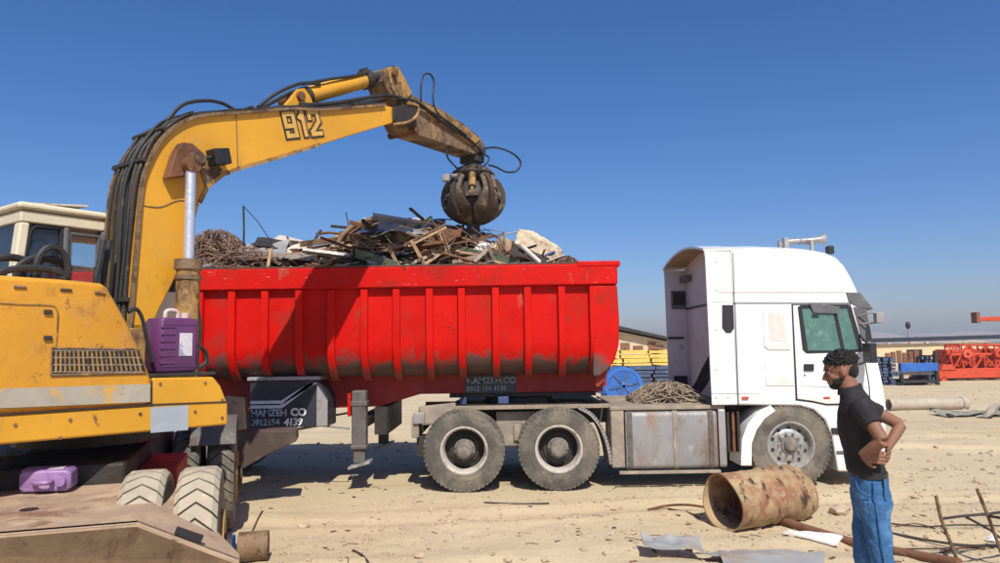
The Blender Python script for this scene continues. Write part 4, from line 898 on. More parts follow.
mb = MB(); mb.boxp(q1.x-1.45, q1.x+.5, 10.1, 12.0, 1.06, 1.10); build('deck', mb, 'chassis_grey', tractor, bevel=.006)

for px, py in ((745, 398), (826, 398)):
    q = atY(px, py, CY); mb = MB(); mb.box((q.x, CY-.012, q.z), (.09, .02, .035)); build('marker_lamp', mb, 'orange_red', tractor, bevel=.006)
for px, py in ((716, 262), (716, 290), (716, 330), (716, 370), (728, 398), (716, 398)):
    q = atY(px, py, CY); mb = MB(); mb.cyl((q.x, CY-.006, q.z), (q.x, CY+.001, q.z), .010, 8); build('bolt', mb, 'grey_metal', tractor)
# ================================================================ SCRAP LOAD
# dark jumble that fills the tub
random.seed(77)
def load_top(x):   # height profile of the heap along the trailer (m)
    ks = [(-6.3, 3.15), (-4.3, 3.42), (-3.9, 3.55), (-3.5, 3.45), (-3.2, 3.58), (-2.7, 3.56), (-2.3, 3.52), (-1.98, 3.76), (-1.2, 3.86), (-.6, 3.78), (0.0, 3.55), (.4, 3.42), (1.0, 3.2), (1.45, 2.95)]
    for (a, za), (b, zb__) in zip(ks[:-1], ks[1:]):
        if a <= x <= b: return za+(zb__-za)*(x-a)/(b-a)
    return 2.95
mb = MB(); nxh, nyh = 120, 34; vs = []
for i in range(nxh+1):
    x = TX0+.15+(TX1-.3-TX0-.15)*i/nxh
    for j in range(nyh+1):
        v_ = j/nyh; y = TY+.10+(TY2-TY-.2)*v_; k = 1-abs(2*v_-1)**2.2
        z = 2.80+(load_top(x)-.20-2.80)*k+.16*mnoise.noise(V((x*3.1, y*3.1, 0)))*k+.10*mnoise.noise(V((x*8, y*8, 4)))
        vs.append((x, y, max(2.72, z)))
mb.add(vs, [(i*(nyh+1)+j, (i+1)*(nyh+1)+j, (i+1)*(nyh+1)+j+1, i*(nyh+1)+j+1) for i in range(nxh) for j in range(nyh)])
hp = build('scrap_heap', mb, 'heap_dark', ang=15); tag(hp, 'dark jumble of small scrap filling the red trailer', 'scrap', kind='stuff')
# short bits bristling out of the jumble (uncountable)
mb = MB()
for i in range(1500):
    x = rnd(TX0+.3, TX1-.3); v_ = rnd(.03, .95); y = TY+.1+(TY2-TY-.2)*v_; k = 1-abs(2*v_-1)**2.2
    z = 2.84+(load_top(x)-.17-2.84)*k; d = V((rnd(-1, 1), rnd(-1, 1), rnd(-.28, .42))).normalized(); L = rnd(.12, .62)
    y = max(y, TY+.13+abs(d.y)*L/2); c = V((x, y, z)); e = c+d*L*.5
    if c.z > 3.0 and abs(d.z) < .9 and e.x < TX1-.2:
        if i % 3 == 0: mb.tube([c-d*L/2, c+V((rnd(-.03, .03), rnd(-.03, .03), .03)), c+d*L/2], rnd(.006, .015), 5, mi=i % 4)
        else:
            s = d.orthogonal().normalized(); s = Quaternion(d, rnd(0, 3)) @ s; mb.box(c, (L, rnd(.015, .07), rnd(.004, .016)), (d, s, d.cross(s)), mi=i % 4)
o = build('scrap_bits', mb, ['rust_plate', 'wire_brown', 'tan_scrap', 'dark_steel'], smooth=False); tag(o, 'countless short rusty offcuts bristling from the scrap load', 'scrap', kind='stuff')

def axes(d, roll=0.):
    d = V(d).normalized(); up_ = V((0, 0, 1)) if abs(d.z) < .95 else V((1, 0, 0)); s = up_.cross(d).normalized()
    s = Quaternion(d, roll) @ s; return d, s, d.cross(s)
def channel_mb(p, q, w, h, th, roll=0, kind='C'):
    p, q = V(p), V(q); d, s, u = axes(q-p, roll); L = (q-p).length; c = (p+q)/2; mb = MB()
    if kind == 'C': pr = [(-w/2, -h/2), (w/2, -h/2), (w/2, -h/2+th), (-w/2+th, -h/2+th), (-w/2+th, h/2-th), (w/2, h/2-th), (w/2, h/2), (-w/2, h/2)]
    elif kind == 'L': pr = [(-w/2, -h/2), (w/2, -h/2), (w/2, -h/2+th), (-w/2+th, -h/2+th), (-w/2+th, h/2), (-w/2, h/2)]
    else: pr = [(-w/2, -h/2), (w/2, -h/2), (w/2, h/2), (-w/2, h/2)]
    mb.prism([p+s*a+u*b for a, b in pr], d*L); return mb
def sheet_mb(c, L, W, dirv, nrm_roll, amp, seed, th=.008, n=8, curve=0):
    d, s, u = axes(dirv, nrm_roll); mb = MB(); c = V(c); top = []
    for i in range(n+1):
        for j in range(n+1):
            a = (i/n-.5)*L; b = (j/n-.5)*W; h = amp*mnoise.noise(V((a*2.2+seed, b*2.2, seed)))+amp*.4*mnoise.noise(V((a*6, b*6, seed)))-curve*(a*2/L)**2*L*.25
            a2 = a*(1+.14*mnoise.noise(V((b*4, seed, 1)))); b2 = b*(1+.25*mnoise.noise(V((a*4, seed, 7)))); top.append(c+d*a2+s*b2+u*h)
    m = n+1; k = len(top); bot = [p-u*th for p in top]
    fs = [(i*m+j, (i+1)*m+j, (i+1)*m+j+1, i*m+j+1) for i in range(n) for j in range(n)]
    rim = [i*m for i in range(n+1)]+[n*m+j for j in range(1, m)]+[i*m+n for i in range(n-1, -1, -1)]+[j for j in range(n-1, 0, -1)]
    mb.add(top+bot, fs+[tuple(k+x for x in reversed(f)) for f in fs]+[(rim[i], rim[(i+1) % len(rim)], k+rim[(i+1) % len(rim)], k+rim[i]) for i in range(len(rim))]); return mb
def P(px, py, Y): return atY(px, py, Y)
def scrap(name, mb, m_, label, cat='scrap', group=None, bevel=0): return tag(build(name, mb, m_, bevel=bevel, ang=30), label, cat, group)
# --- individually traced pieces of the load
scrap('channel_beam', channel_mb(P(352, 252, 10.15), P(398, 266, 10.0), .08, .12, .010, .1), 'green_paint', 'green and white steel channel sloping down to the red rail', 'beam', bevel=.003)
scrap('channel_beam', channel_mb(P(383, 235, 10.5), P(424, 247, 10.35), .07, .11, .010, .1), 'green_paint', 'short green channel resting on crossed angle bars', 'beam', bevel=.003)
scrap('channel_beam', channel_mb(P(446, 247, 10.4), P(520, 262, 10.1), .07, .10, .010, .1), 'green_paint', 'dark green channel lying low under the grapple', 'beam', bevel=.003)
scrap('angle_bar', channel_mb(P(389, 246, 10.0), P(401, 270, 9.98), .05, .05, .008, .3, 'L'), 'tan_scrap', 'short tan angle bar leaning on the rail beside the green channel', 'angle bar')
for i, (a, b, lb) in enumerate((((411, 240), (425, 265), 'tan angle bar leaning towards the cab beside the round plate'), ((425, 264), (448, 248), 'tan angle bar rising from the rail towards the grapple'), ((408, 245), (446, 226), 'tan angle bar crossing over the rusty disc'), ((440, 230), (452, 264), 'tan angle bar leaning towards the cab under the grapple'),
        ((474, 262), (494, 244), 'pale angle bar rising towards the cab beside the grapple foot'), ((488, 246), (496, 263), 'pale short bar leaning steeply beside the grapple foot'), ((452, 262), (478, 256), 'pale flat bar lying along the rail below the grapple'))):
    scrap('angle_bar', channel_mb(P(*a, 10.02), P(*b, 10.12), .05, .05, .008, .4+i, 'L'), 'tan_scrap' if i < 4 else 'wire_pale', lb, 'angle bar')
mb = MB(); c = P(412, 232, 10.45); mb.lathe([(.001, -.02), (.24, -.02), (.25, 0), (.24, .02), (.001, .02)], c, (.1, -1, .6), 12); scrap('round_plate', mb, 'tan_scrap', 'round tan rusty plate standing among the angle bars', 'plate')
mb = MB(); mb.tube(smooth_path([P(337, 248, 10.3), P(341, 237, 10.35), P(352, 227, 10.45), P(368, 220, 10.6), P(386, 217, 10.8)], 5), .038, 10); scrap('bent_pipe', mb, 'stick_brown', 'brown pipe bent in an arc over the crest of the heap', 'pipe')
scrap('curved_sheet', sheet_mb(P(398, 219, 10.9), 1.1, .5, (1, .1, -.02), .35, .05, 3.3, curve=.15), 'pale_paint', 'pale curved sheet on the crest of the heap', 'sheet')
scrap('curved_sheet', sheet_mb(P(366, 226, 10.6), .7, .35, (1, .0, .45), .5, .06, 5.1, curve=.2), 'rust_plate', 'rusty bent sheet beside the bent brown pipe', 'sheet')
scrap('flat_sheet', sheet_mb(P(425, 220, 11.0), .8, .55, (1, .1, 0.02), .2, .04, 9.2), 'blue_scrap', 'dark blue bent sheet on the heap crest beside the grapple', 'sheet')
scrap('flat_sheet', sheet_mb(P(372, 230, 10.35), .35, .3, (1, 0, .1), .3, .03, 2.2), 'blue_scrap', 'small blue sheet below the bent brown pipe', 'sheet')
scrap('flat_sheet', sheet_mb(P(277, 243, 10.6), .65, .45, (1, .1, -.1), .35, .05, 7.7), 'dark_steel', 'dark ragged sheet on the heap beside the upright rod', 'sheet')
scrap('flat_sheet', sheet_mb(P(290, 241, 10.9), .45, .3, (1, .1, -.25), .4, .04, 4.7), 'pale_paint', 'pale ragged sheet behind the dark sheet by the upright rod', 'sheet')
scrap('flat_bar', channel_mb(P(300, 254, 10.3), P(338, 244, 10.5), .10, .025, .01, .2, 'B'), 'pale_paint', 'pale flat bar rising towards the bent brown pipe', 'bar')
scrap('flat_bar', channel_mb(P(262, 258, 10.1), P(318, 250, 10.2), .08, .02, .01, .2, 'B'), 'tan_scrap', 'long tan flat bar lying beside the low wire spread', 'bar')
scrap('flat_bar', channel_mb(P(268, 266, 10.0), P(271, 248, 10.1), .05, .05, .01, .2, 'L'), 'tan_scrap', 'short upright tan bar beside the rebar coil', 'bar')
mb = MB(); mb.tube([P(243, 262, 10.4), P(244, 232, 10.4), P(243.5, 206, 10.4)], .016, 6); scrap('upright_rod', mb, 'dark_steel', 'thin dark rod standing upright above the low wire spread', 'rod')
mb = MB(); mb.tube([P(243.5, 206, 10.4), P(258, 222, 10.4), P(272, 243, 10.5)], .007, 5); scrap('thin_wire', mb, 'dark_steel', 'thin wire slanting down from the upright dark rod', 'wire')
mb = MB(); mb.tube([P(350, 232, 10.5), P(346, 212, 10.5)], .009, 5); scrap('thin_wire', mb, 'dark_steel', 'short thin wire poking up above the bent brown pipe', 'wire')
mb = MB(); mb.tube([P(316, 234, 10.5), P(330, 232.5, 10.5), P(352, 236, 10.5)], .02, 6); scrap('thin_rod', mb, 'rust_plate', 'thin rusty rod jutting from the bent brown pipe towards the excavator', 'rod')
mb = MB(); mb.tube([P(331, 226, 10.7), P(352, 228, 10.7), P(378, 231, 10.7)], .022, 6); scrap('thin_rod', mb, 'dark_steel', 'thin dark rod across the bent brown pipe', 'rod')
# pale crumbling block on the right of the heap
pts = [P(*p, 10.5) for p in ((514, 243), (519, 229), (531, 231), (545, 240), (558, 247), (560, 259), (548, 263), (530, 258))]
mb = MB(); mb.prism(pts, V((.1, .55, .06))); o = scrap('foam_block', mb, 'foam_block', 'large pale crumbling slab tilted on the load end nearest the cab', 'slab', bevel=.03)
mdf = o.modifiers.new('subdivide', 'SUBSURF'); mdf.subdivision_type = 'SIMPLE'; mdf.levels = mdf.render_levels = 3
tx = bpy.data.textures.new('crumble', 'CLOUDS'); tx.noise_scale = .09; md = o.modifiers.new('crumble', 'DISPLACE'); md.texture = tx; md.strength = .07; md.texture_coords = 'LOCAL'
pts = [P(*p, 10.4) for p in ((494, 250), (500, 236), (509, 239), (514, 252), (508, 262), (497, 260))]
mb = MB(); mb.prism(pts, V((.05, .3, .02))); o = scrap('foam_block', mb, 'tan_scrap', 'small brownish broken block beside the large pale slab', 'slab', bevel=.03)
pts = [P(*p, 10.25) for p in ((472, 250), (480, 241), (487, 243), (489, 255), (478, 259))]
mb = MB(); mb.prism(pts, V((.05, .2, .02))); scrap('foam_block', mb, 'white_scrap', 'small white lump beside the grapple foot', 'slab', bevel=.02)
scrap('flat_bar', channel_mb(P(520, 244, 10.15), P(544, 266, 10.0), .07, .03, .01, .4, 'B'), 'pale_paint', 'pale flat bar leaning against the large pale slab', 'bar')
scrap('flat_sheet', sheet_mb(P(530, 256, 10.2), .55, .35, (1, .1, -.35), .6, .06, 6.6), 'dark_steel', 'dark ragged sheet under the large pale slab', 'sheet')
scrap('flat_sheet', sheet_mb(P(452, 242, 10.7), .5, .35, (1, .1, -.05), .5, .05, 8.8), 'tan_scrap', 'tan ragged plate beneath the closed grapple', 'sheet')
# pieces nothing but their place tells apart
random.seed(5)
CN = {'rust_plate': 'rusty red-brown', 'tan_scrap': 'tan', 'dark_steel': 'dark grey', 'wire_brown': 'dull brown', 'pale_paint': 'pale painted', 'stick_brown': 'mottled brown', 'green_paint': 'dark green', 'blue_scrap': 'dark blue', 'grey_metal': 'weathered grey', 'wire_pale': 'dull tan'}
for i in range(150):
    if i < 84: x = rnd(-2.2, .6)
    elif i < 136: x = rnd(-3.7, 1.25)
    else: x = rnd(-6.0, -4.2)
    v_ = rnd(.03, .5); y = TY+.12+(TY2-TY-.25)*v_; k = 1-abs(2*v_-1)**2.2
    z = 2.95+(load_top(x)-.12-2.95)*k+rnd(-.04, .04); d = V((rnd(-1, 1), rnd(-.5, .5), rnd(-.22, .22))).normalized(); L = rnd(.45, 1.45)
    if x+abs(d.x)*L/2 > 1.35: x = 1.3-abs(d.x)*L/2
    y = max(y, TY+.15+abs(d.y)*L/2); c = V((x, y, z)); m_ = random.choice(['rust_plate', 'rust_plate', 'tan_scrap', 'dark_steel', 'wire_brown', 'pale_paint', 'stick_brown', 'grey_metal', 'wire_pale'] + (['green_paint'] if i % 4 == 0 else []) + (['blue_scrap'] if i % 3 == 0 else []))
    kd = i % 5; cn = CN[m_]
    if kd == 0: scrap('scrap_sheet', sheet_mb(c, min(.6, L*.5), rnd(.12, .3), d, rnd(-.7, .7), .09, i*1.7, n=6), m_, cn+' ragged bent sheet jumbled among the trailer load', 'sheet', 'ragged sheets in the load')
    elif kd == 1: scrap('scrap_angle', channel_mb(c-d*L/2, c+d*L/2, .04, .04, .006, rnd(0, 3), 'L'), m_, cn+' loose angle bar jumbled among the trailer load', 'angle bar', 'loose angle bars in the load')
    elif kd == 2: mb = MB(); mb.tube(smooth_path([c-d*L/2, c+V((0, 0, rnd(-.03, .10))), c+d*L/2], 4), rnd(.009, .024), 7); scrap('scrap_tube', mb, m_, cn+' loose bent tube jumbled among the trailer load', 'tube', 'loose tubes in the load')
    elif kd == 3: scrap('scrap_bar', channel_mb(c-d*L/2, c+d*L/2, rnd(.03, .07), .014, .01, rnd(-.6, .6), 'B'), m_, cn+' loose flat bar jumbled among the trailer load', 'bar', 'loose flat bars in the load')
    else: scrap('scrap_channel', channel_mb(c-d*L/2, c+d*L/2, .045, .07, .008, rnd(0, 3), 'C'), m_, cn+' channel offcut jumbled among the trailer load', 'channel', 'loose channels in the load')
for i, (pa, pb, m_, kd) in enumerate((((255, 252), (345, 262), 'grey_metal', 'C'), ((300, 244), (402, 231), 'stick_brown', 'L'), ((338, 259), (440, 240), 'pale_paint', 'B'), ((372, 216), (470, 232), 'grey_metal', 'C'), ((402, 250), (505, 262), 'grey_metal', 'C'), ((430, 236), (522, 252), 'tan_scrap', 'L'), ((350, 222), (425, 246), 'rust_plate', 'C'), ((455, 250), (560, 264), 'stick_brown', 'B'), ((240, 262), (330, 247), 'rust_plate', 'L'))):
    scrap('scrap_length', channel_mb(P(*pa, 10.25+.12*(i % 3)), P(*pb, 10.35+.2*(i % 4)), .06, .085, .009, .3*i, kd), m_, ['grey channel sloping from the dark ragged sheet to the green channel', 'mottled angle bar rising towards the bent brown pipe', 'pale flat bar rising across the heap below the round plate', 'grey channel along the heap crest behind the blue bent sheet', 'grey channel low along the rail below the grapple', 'tan angle bar sloping down past the grapple foot', 'rusty channel sloping down below the bent brown pipe', 'mottled flat bar lying towards the large pale slab', 'rusty angle bar rising out of the low wire spread'][i], 'beam', bevel=.003)
tangle('thin_wire_tangle', P(430, 258, 10.5)+V((0, .1, .05)), (1.1, .5, .50), 40, .006, 'wire_brown', 31, 'thin loose wires straggling over the middle of the load', 'wire', .45, .5)
random.seed(44)
for i, (px, py, L, W, m_, lb) in enumerate(((262, 250, .7, .45, 'grey_metal', 'large grey bent sheet lying against the low wire spread'), (318, 252, .8, .4, 'pale_paint', 'large pale bent sheet below the mottled angle bar'), (360, 240, .75, .45, 'tan_scrap', 'large tan bent sheet under the bent brown pipe'), (402, 228, .8, .5, 'grey_metal', 'large grey bent sheet under the crest beside the round plate'), (440, 238, .7, .45, 'rust_plate', 'large rusty bent sheet before the grapple'), (478, 250, .65, .4, 'pale_paint', 'large pale bent sheet below the closed grapple'), (345, 257, .6, .35, 'rust_plate', 'large rusty bent sheet beside the green and white channel'))):
    scrap('bent_sheet', sheet_mb(P(px, py, 10.35+.12*(i % 3)), L, W, (1, rnd(-.2, .2), rnd(-.25, .25)), rnd(.2, .8), .13, i*2.9+1, n=8, curve=rnd(-.1, .2)), m_, lb, 'sheet')
# rebar coil beside the boom
tangle('rebar_tangle', P(217, 262, 10.6)+V((0, .1, -.12)), (.34, .45, .62), 300, .0075, 'wire_brown', 9, 'dense ball of brown rebar wire heaped above the rail beside the boom cylinder', 'rebar', .75, .45)
tangle('rebar_tangle', P(255, 266, 10.5)+V((0, .0, -.05)), (.5, .40, .34), 150, .0075, 'wire_brown', 10, 'low spread of brown wire beside the dense rebar ball', 'rebar', .6)
tangle('rebar_tangle', V((-5.2, 11.0, 3.05)), (.75, .7, .40), 110, .012, 'wire_brown', 13, 'brown rebar wire seen through the excavator cab window', 'rebar', .6)
tangle('rebar_tangle', P(566, 262, 10.4)+V((0, 0, -.06)), (.17, .3, .16), 34, .007, 'wire_brown', 12, 'small brown wire tuft between the pale slab and the trailer front', 'rebar', .6)

# ================================================================ EXCAVATOR
exc = thing('wheeled_excavator', UO, 'worn yellow wheeled excavator with dusty tyres and its boom reaching over the trailer', 'excavator')
HB = .25
def boom_px(pts, o): return [atE(*p, o) for p in pts]
outer = [(127, 338), (129, 320), (131, 300), (136, 240), (141, 185), (148, 162), (158, 143), (171, 129), (189, 119), (210, 115), (253, 112), (290, 109), (320, 110), (355, 107.5), (384, 105)]
inner_ = [(393, 107), (396, 118), (392, 123), (355, 134), (320, 145), (288, 155), (256, 164.5), (236, 170), (222, 176), (208, 187), (200, 203), (196, 218), (190, 240), (182, 262), (172, 285), (160, 308), (147, 338)]
mb = MB(); mb.prism(boom_px(outer+inner_, HB), -EN*2*HB); boom = build('boom', mb, 'yellow_paint', exc, bevel=.012, ang=30)
def sz(pts, o): return [sE(*p, o) for p in pts]
osz = sz(outer, HB)
sm = smooth_path([V((s, 0, z)) for s, z in osz], 4); osm = [(p.x, p.z) for p in sm]
def off_curve(c, d):
    out = []
    for i, (s, z) in enumerate(c):
        a = c[max(i-1, 0)]; b = c[min(i+1, len(c)-1)]; ts, tz = b[0]-a[0], b[1]-a[1]; L = math.hypot(ts, tz); out.append((s-tz/L*d, z+ts/L*d))
    return out
# edge flange along the outer edge of the boom
mb = MB(); c0 = off_curve(osm, -.014); c1 = off_curve(osm, .016)
for o in (HB+.003, -HB-.033):
    pts = [E(s, o, z) for s, z in c1]+[E(s, o, z) for s, z in reversed(c0)]
    mb.prism(pts, EN*.03)
build('edge_flange', mb, 'stick_brown', boom)
mb = MB(); iz = sz(inner_[4:11], HB); c1 = off_curve(iz, .012); c0 = off_curve(iz, -.025)
mb.prism([E(s, HB+.003, z) for s, z in c1]+[E(s, HB+.003, z) for s, z in reversed(c0)], EN*.012); build('lower_flange', mb, 'yellow_dirty', boom)
# weld seams
for pts in (((142, 205), (160, 207), (180, 200), (198, 205)), ((236, 112), (237, 140), (238, 169))):
    mb = MB(); mb.tube(smooth_path(boom_px(pts, HB+.002), 4), .006, 5); build('weld_seam', mb, 'stick_brown', boom)
# hydraulic hoses along the back and top of the boom
for k, (o, d) in enumerate(((.215, .030), (.15, .033), (.085, .030), (.0, .033), (-.08, .030), (-.16, .033), (.11, .062))):
    c = off_curve(osm, d); c = [c[i] for i in range(0, len(c), 2)]
    if k >= 6: c = c[2:int(len(c)*.62)]
    pts = [E(s, o+.012*math.sin(i*.9+k), z+.010*math.sin(i*1.7+k*2)) for i, (s, z) in enumerate(c)]
    if k == 3: pts = pts[:14]
    mb = MB(); mb.tube(smooth_path(pts, 3), .0155 if k != 1 else .019, 7); build('hose', mb, 'rubber_hose', boom)
mb = MB(); c = off_curve(osm, .02); mb.tube([E(s, HB-.06, z) for s, z in c], .018, 6); build('pipe_line', mb, 'rust_plate', boom)
for i in (8, 20, 27, 33, 40, 52):
    c = off_curve(osm, .032)[i]; a = osm[max(i-1, 0)]; b = osm[min(i+1, len(osm)-1)]; t_ = V((b[0]-a[0], 0, b[1]-a[1])).normalized()
    d = EH*t_.x+V((0, 0, t_.z)); mb = MB(); mb.box(E(c[0], .0, c[1]), (.04, 2*HB+.03, .06), (d, EN, d.cross(EN))); build('hose_clamp', mb, 'dark_steel', boom, bevel=.006)
for pts, o, r in ((((160, 133), (170, 117), (184, 104), (205, 100.5), (222, 103), (236, 110), (250, 111)), .1, .018), (((258, 107), (272, 96), (287, 88), (303, 83), (320, 84)), .12, .020), (((262, 108), (278, 99), (292, 92), (306, 88)), .0, .02), (((303, 84), (330, 79), (352, 76), (368, 72)), .12, .018), (((300, 105), (330, 103.5), (360, 99), (385, 95), (402, 98)), .2, .024), (((310, 108), (345, 105), (380, 100), (398, 96)), .05, .024)):
    mb = MB(); mb.tube(smooth_path(boom_px(pts, o), 5), r, 7); build('hose', mb, 'rubber_hose', boom)
# boom number plate lettering, outlined digits
xd = (atE(331, 124, HB+.004)-atE(286, 128, HB+.004)).normalized(); zd = EN.cross(xd)*-1
zd = zd if zd.z > 0 else -zd
org = atE(288.5, 136.5, HB+.004)
DG = {'9': [[(1, .02), (1, 1), (0, 1), (0, .46), (1, .46)], [(1, .02), (0, .02), (0, .16)]], '1': [[(.30, .80), (.62, 1), (.62, 0)]], '2': [[(0, .74), (0, 1), (1, 1), (1, .55), (0, .10), (0, 0), (1, 0)]]}
for wd_, lift, m_ in ((.086, .0, 'letter_black'), (.046, .004, 'letter_fill')):
    for k, ch in enumerate('912'):
        mb = MB()
        for n_, pl_ in enumerate(DG[ch]):
            P_ = [org+xd*(.172*k+.118*x)+zd*(.235*y)+EN*(lift+.0007*n_) for x, y in pl_]
            for j in range(len(P_)-1):
                d = (P_[j+1]-P_[j]).normalized(); mb.box((P_[j]+P_[j+1])/2+EN*.0004*j, ((P_[j+1]-P_[j]).length+wd_*.92, .004, wd_), (d, EN, d.cross(EN)))
        build('numeral', mb, m_, boom, smooth=False)
# lift cylinder bracket and work light
mb = MB(); mb.prism(boom_px(((168, 178), (176, 152), (183, 142), (193, 143), (203, 152), (206, 163), (200, 172), (186, 176)), HB+.11), -EN*.105); build('cylinder_bracket', mb, 'rust_plate', boom, bevel=.012)
q = atE(196, 160, HB+.14); mb = MB(); mb.cyl(q-EN*.15, q+EN*.05, .075, 18); mb.cyl(q+EN*.05, q+EN*.07, .045, 12); build('pin', mb, 'stick_brown', boom)
mb = MB(); mb.prism(boom_px(((200, 172), (210, 158), (222, 170), (216, 178), (206, 190)), HB+.002), EN*.012); build('lamp_bracket', mb, 'stick_brown', boom)
q = atE(219, 157, HB+.10); d, s_, u_ = axes(EH+V((0, 0, .25))); mb = MB(); mb.box(q, (.17, .14, .15), (d, EN, d.cross(EN))); mb.tube([q-d*.08, q-d*.25-EN*.05], .02, 6); build('work_light', mb, 'black_plastic', boom, bevel=.012)
# lift cylinders either side
for o in (.40, -.40):
    t0 = atE(191, 165, .40); t1 = atE(188.5, 262, .40); t2 = atE(186, 372, .40); sh_ = EN*(o-.40)
    mb = MB(); mb.cyl(t0+sh_, t1+sh_+V((0, 0, -.2)), .046, 16); build('cylinder_rod', mb, 'chrome_rod', boom)
    mb = MB(); mb.cyl(t1+sh_, t2+sh_-V((0, 0, .35)), .10, 20); cyl_ = build('cylinder_barrel', mb, 'yellow_dirty', exc)
    mb = MB(); mb.cyl(t1+sh_+V((0, 0, .02)), t1+sh_-V((0, 0, .07)), .118, 20); mb.cyl(t1+sh_-V((0, 0, .12)), t1+sh_-V((0, 0, .16)), .112, 20); build('gland', mb, 'stick_brown', cyl_)
    mb = MB(); mb.cyl(t0+sh_-EN*.05, t0+sh_+EN*.05, .075, 14); build('rod_eye', mb, 'rust_plate', boom)
for k, pts in enumerate((((196, 300), (200, 330), (197, 360), (200, 378)), ((193, 345), (204, 350), (206, 362), (199, 368)))):
    mb = MB(); mb.tube(smooth_path(boom_px(pts, .47), 5), .02, 6); build('hose', mb, 'rubber_hose', exc)
# stick cylinder on top of the boom
mb = MB(); mb.prism(boom_px(((281, 110), (292, 97), (297, 89), (305, 88), (310, 95), (316, 109)), .13), -EN*.06); mb.prism(boom_px(((281, 110), (292, 97), (297, 89), (305, 88), (310, 95), (316, 109)), -.07), -EN*.06); build('stick_cylinder_bracket', mb, 'yellow_paint', boom, bevel=.008)
q = atE(301, 96, .15); mb = MB(); mb.cyl(q-EN*.34, q+EN*.02, .05, 14); build('pin', mb, 'rust_plate', boom)
a = atE(304, 96.5, .03); b = atE(368, 79, .03); c = atE(389, 73.5, .03)
mb = MB(); mb.cyl(a, b, .098, 20); sc = build('stick_cylinder', mb, 'yellow_paint', boom); d = (b-a).normalized()
mb = MB(); mb.cyl(b-d*.10, b+d*.02, .118, 18); build('gland', mb, 'dark_steel', sc)
mb = MB(); mb.cyl(a, a+d*.06, .108, 18); build('base_collar', mb, 'dark_steel', sc)
mb = MB(); mb.cyl(b, c, .055, 14); mb.cyl(c-EN*.09, c+EN*.09, .085, 14); build('rod', mb, 'dark_steel', sc)
q = atE(364, 71, .03); mb = MB(); mb.box(q, (.09, .08, .07), (d, EN, d.cross(EN))); build('valve', mb, 'dark_steel', sc, bevel=.01)
# stick
st_pts = [(386, 68), (391, 66), (397, 66), (405, 80), (411, 93), (421, 99), (440, 108), (462, 122), (480, 137), (485, 145), (483, 152), (474, 154), (462, 150), (446, 144.5), (430, 139), (414, 134), (404, 127), (397, 110), (389, 92), (384, 80)]
mb = MB(); mb.prism(boom_px(st_pts, .16), -EN*.32); stick = build('stick', mb, 'stick_brown', exc, bevel=.015, ang=30)
mb = MB(); mb.prism(boom_px(((386.5, 69), (391, 66.5), (397, 66.5), (405, 80), (411, 93), (406, 99), (398, 100), (391, 88)), .165), EN*.02); mb.prism(boom_px(((386.5, 69), (391, 66.5), (397, 66.5), (405, 80), (411, 93), (406, 99), (398, 100), (391, 88)), -.185), EN*.02); build('lug_plate', mb, 'yellow_dirty', stick, bevel=.006)
mb = MB(); mb.prism(boom_px(((392, 107), (404, 105), (416, 104), (418, 114), (410, 124), (399, 124), (392, 121)), .255), EN*.03); build('knuckle_plate', mb, 'dark_steel', boom, bevel=.006)
mb = MB(); mb.prism(boom_px(((392, 107), (404, 105), (416, 104), (418, 114), (410, 124), (399, 124), (392, 121)), -.285), EN*.03); build('knuckle_plate', mb, 'dark_steel', boom, bevel=.006)
mb = MB(); mb.tube(smooth_path(boom_px(((394, 124), (408, 122), (417, 115), (418, 106), (408, 103)), .29), 4), .018, 6); build('knuckle_ring', mb, 'yellow_dirty', boom)
for px, py, rr in ((407, 114, .06), (415, 130, .045), (394, 74, .04)):
    q = atE(px, py, .2); mb = MB(); mb.cyl(q-EN*.45, q+EN*.04, rr, 16); build('pin', mb, 'rust_plate', stick)
mb = MB(); mb.prism(boom_px(((424, 104), (440, 110), (462, 125), (480, 139), (472, 146), (450, 130), (428, 116)), .166), EN*.012); build('side_plate', mb, 'yellow_dirty', stick, bevel=.004)
for pts, o, r in ((((404, 103), (424, 108), (437, 118), (452, 128), (470, 140), (482, 152)), .2, .02), (((421, 101), (421, 85), (424, 75), (430, 74), (434, 82), (433, 98), (437, 112), (452, 126)), .18, .013), (((398, 98), (415, 101), (432, 112), (447, 121), (466, 135)), .22, .017),
                  (((482, 149), (496, 147.5), (512, 153), (520.5, 162), (517, 170.5), (507, 172), (496, 167), (489, 165)), .1, .016), (((452, 144), (447, 150), (448, 158), (455, 166), (459, 170)), .12, .015), (((484, 154), (489, 158), (486, 164), (480, 168)), -.05, .014)):
    mb = MB(); mb.tube(smooth_path(boom_px(pts, o), 6), r, 6); build('hose', mb, 'rubber_hose', stick)
# ---------------- upper body
OB = 1.10
def bodyp(pts, o, th, nm, m_, parent=exc, bevel=.02):
    mb = MB(); mb.prism(boom_px(pts, o), EN*th); return build(nm, mb, m_, parent, bevel=bevel, seg=3)
hood = bodyp([(-70, 271), (0, 275), (60, 279), (102, 283), (108, 287), (128, 322), (141, 350), (152, 378), (152, 404), (0, 414), (-70, 419)], OB, -.85, 'engine_hood', 'yellow_hood', bevel=.035)
bodyp([(-70, 420), (0, 415.5), (152, 405.5), (152, 378), (214, 377), (221, 386), (228, 404), (228, 425), (0, 445), (-70, 451)], OB+.004, -.30, 'skirt', 'yellow_paint', bevel=.018)
mb = MB(); mb.tube(boom_px([(-60, 418.5), (0, 414.8), (80, 409.5), (152, 404.8), (226, 402)], OB+.005), .007, 5); build('skirt_gap', mb, 'dark_steel', exc)
mb = MB(); mb.tube(boom_px([(151.5, 380), (151.5, 404)], OB+.006), .006, 5); build('skirt_gap', mb, 'dark_steel', exc)
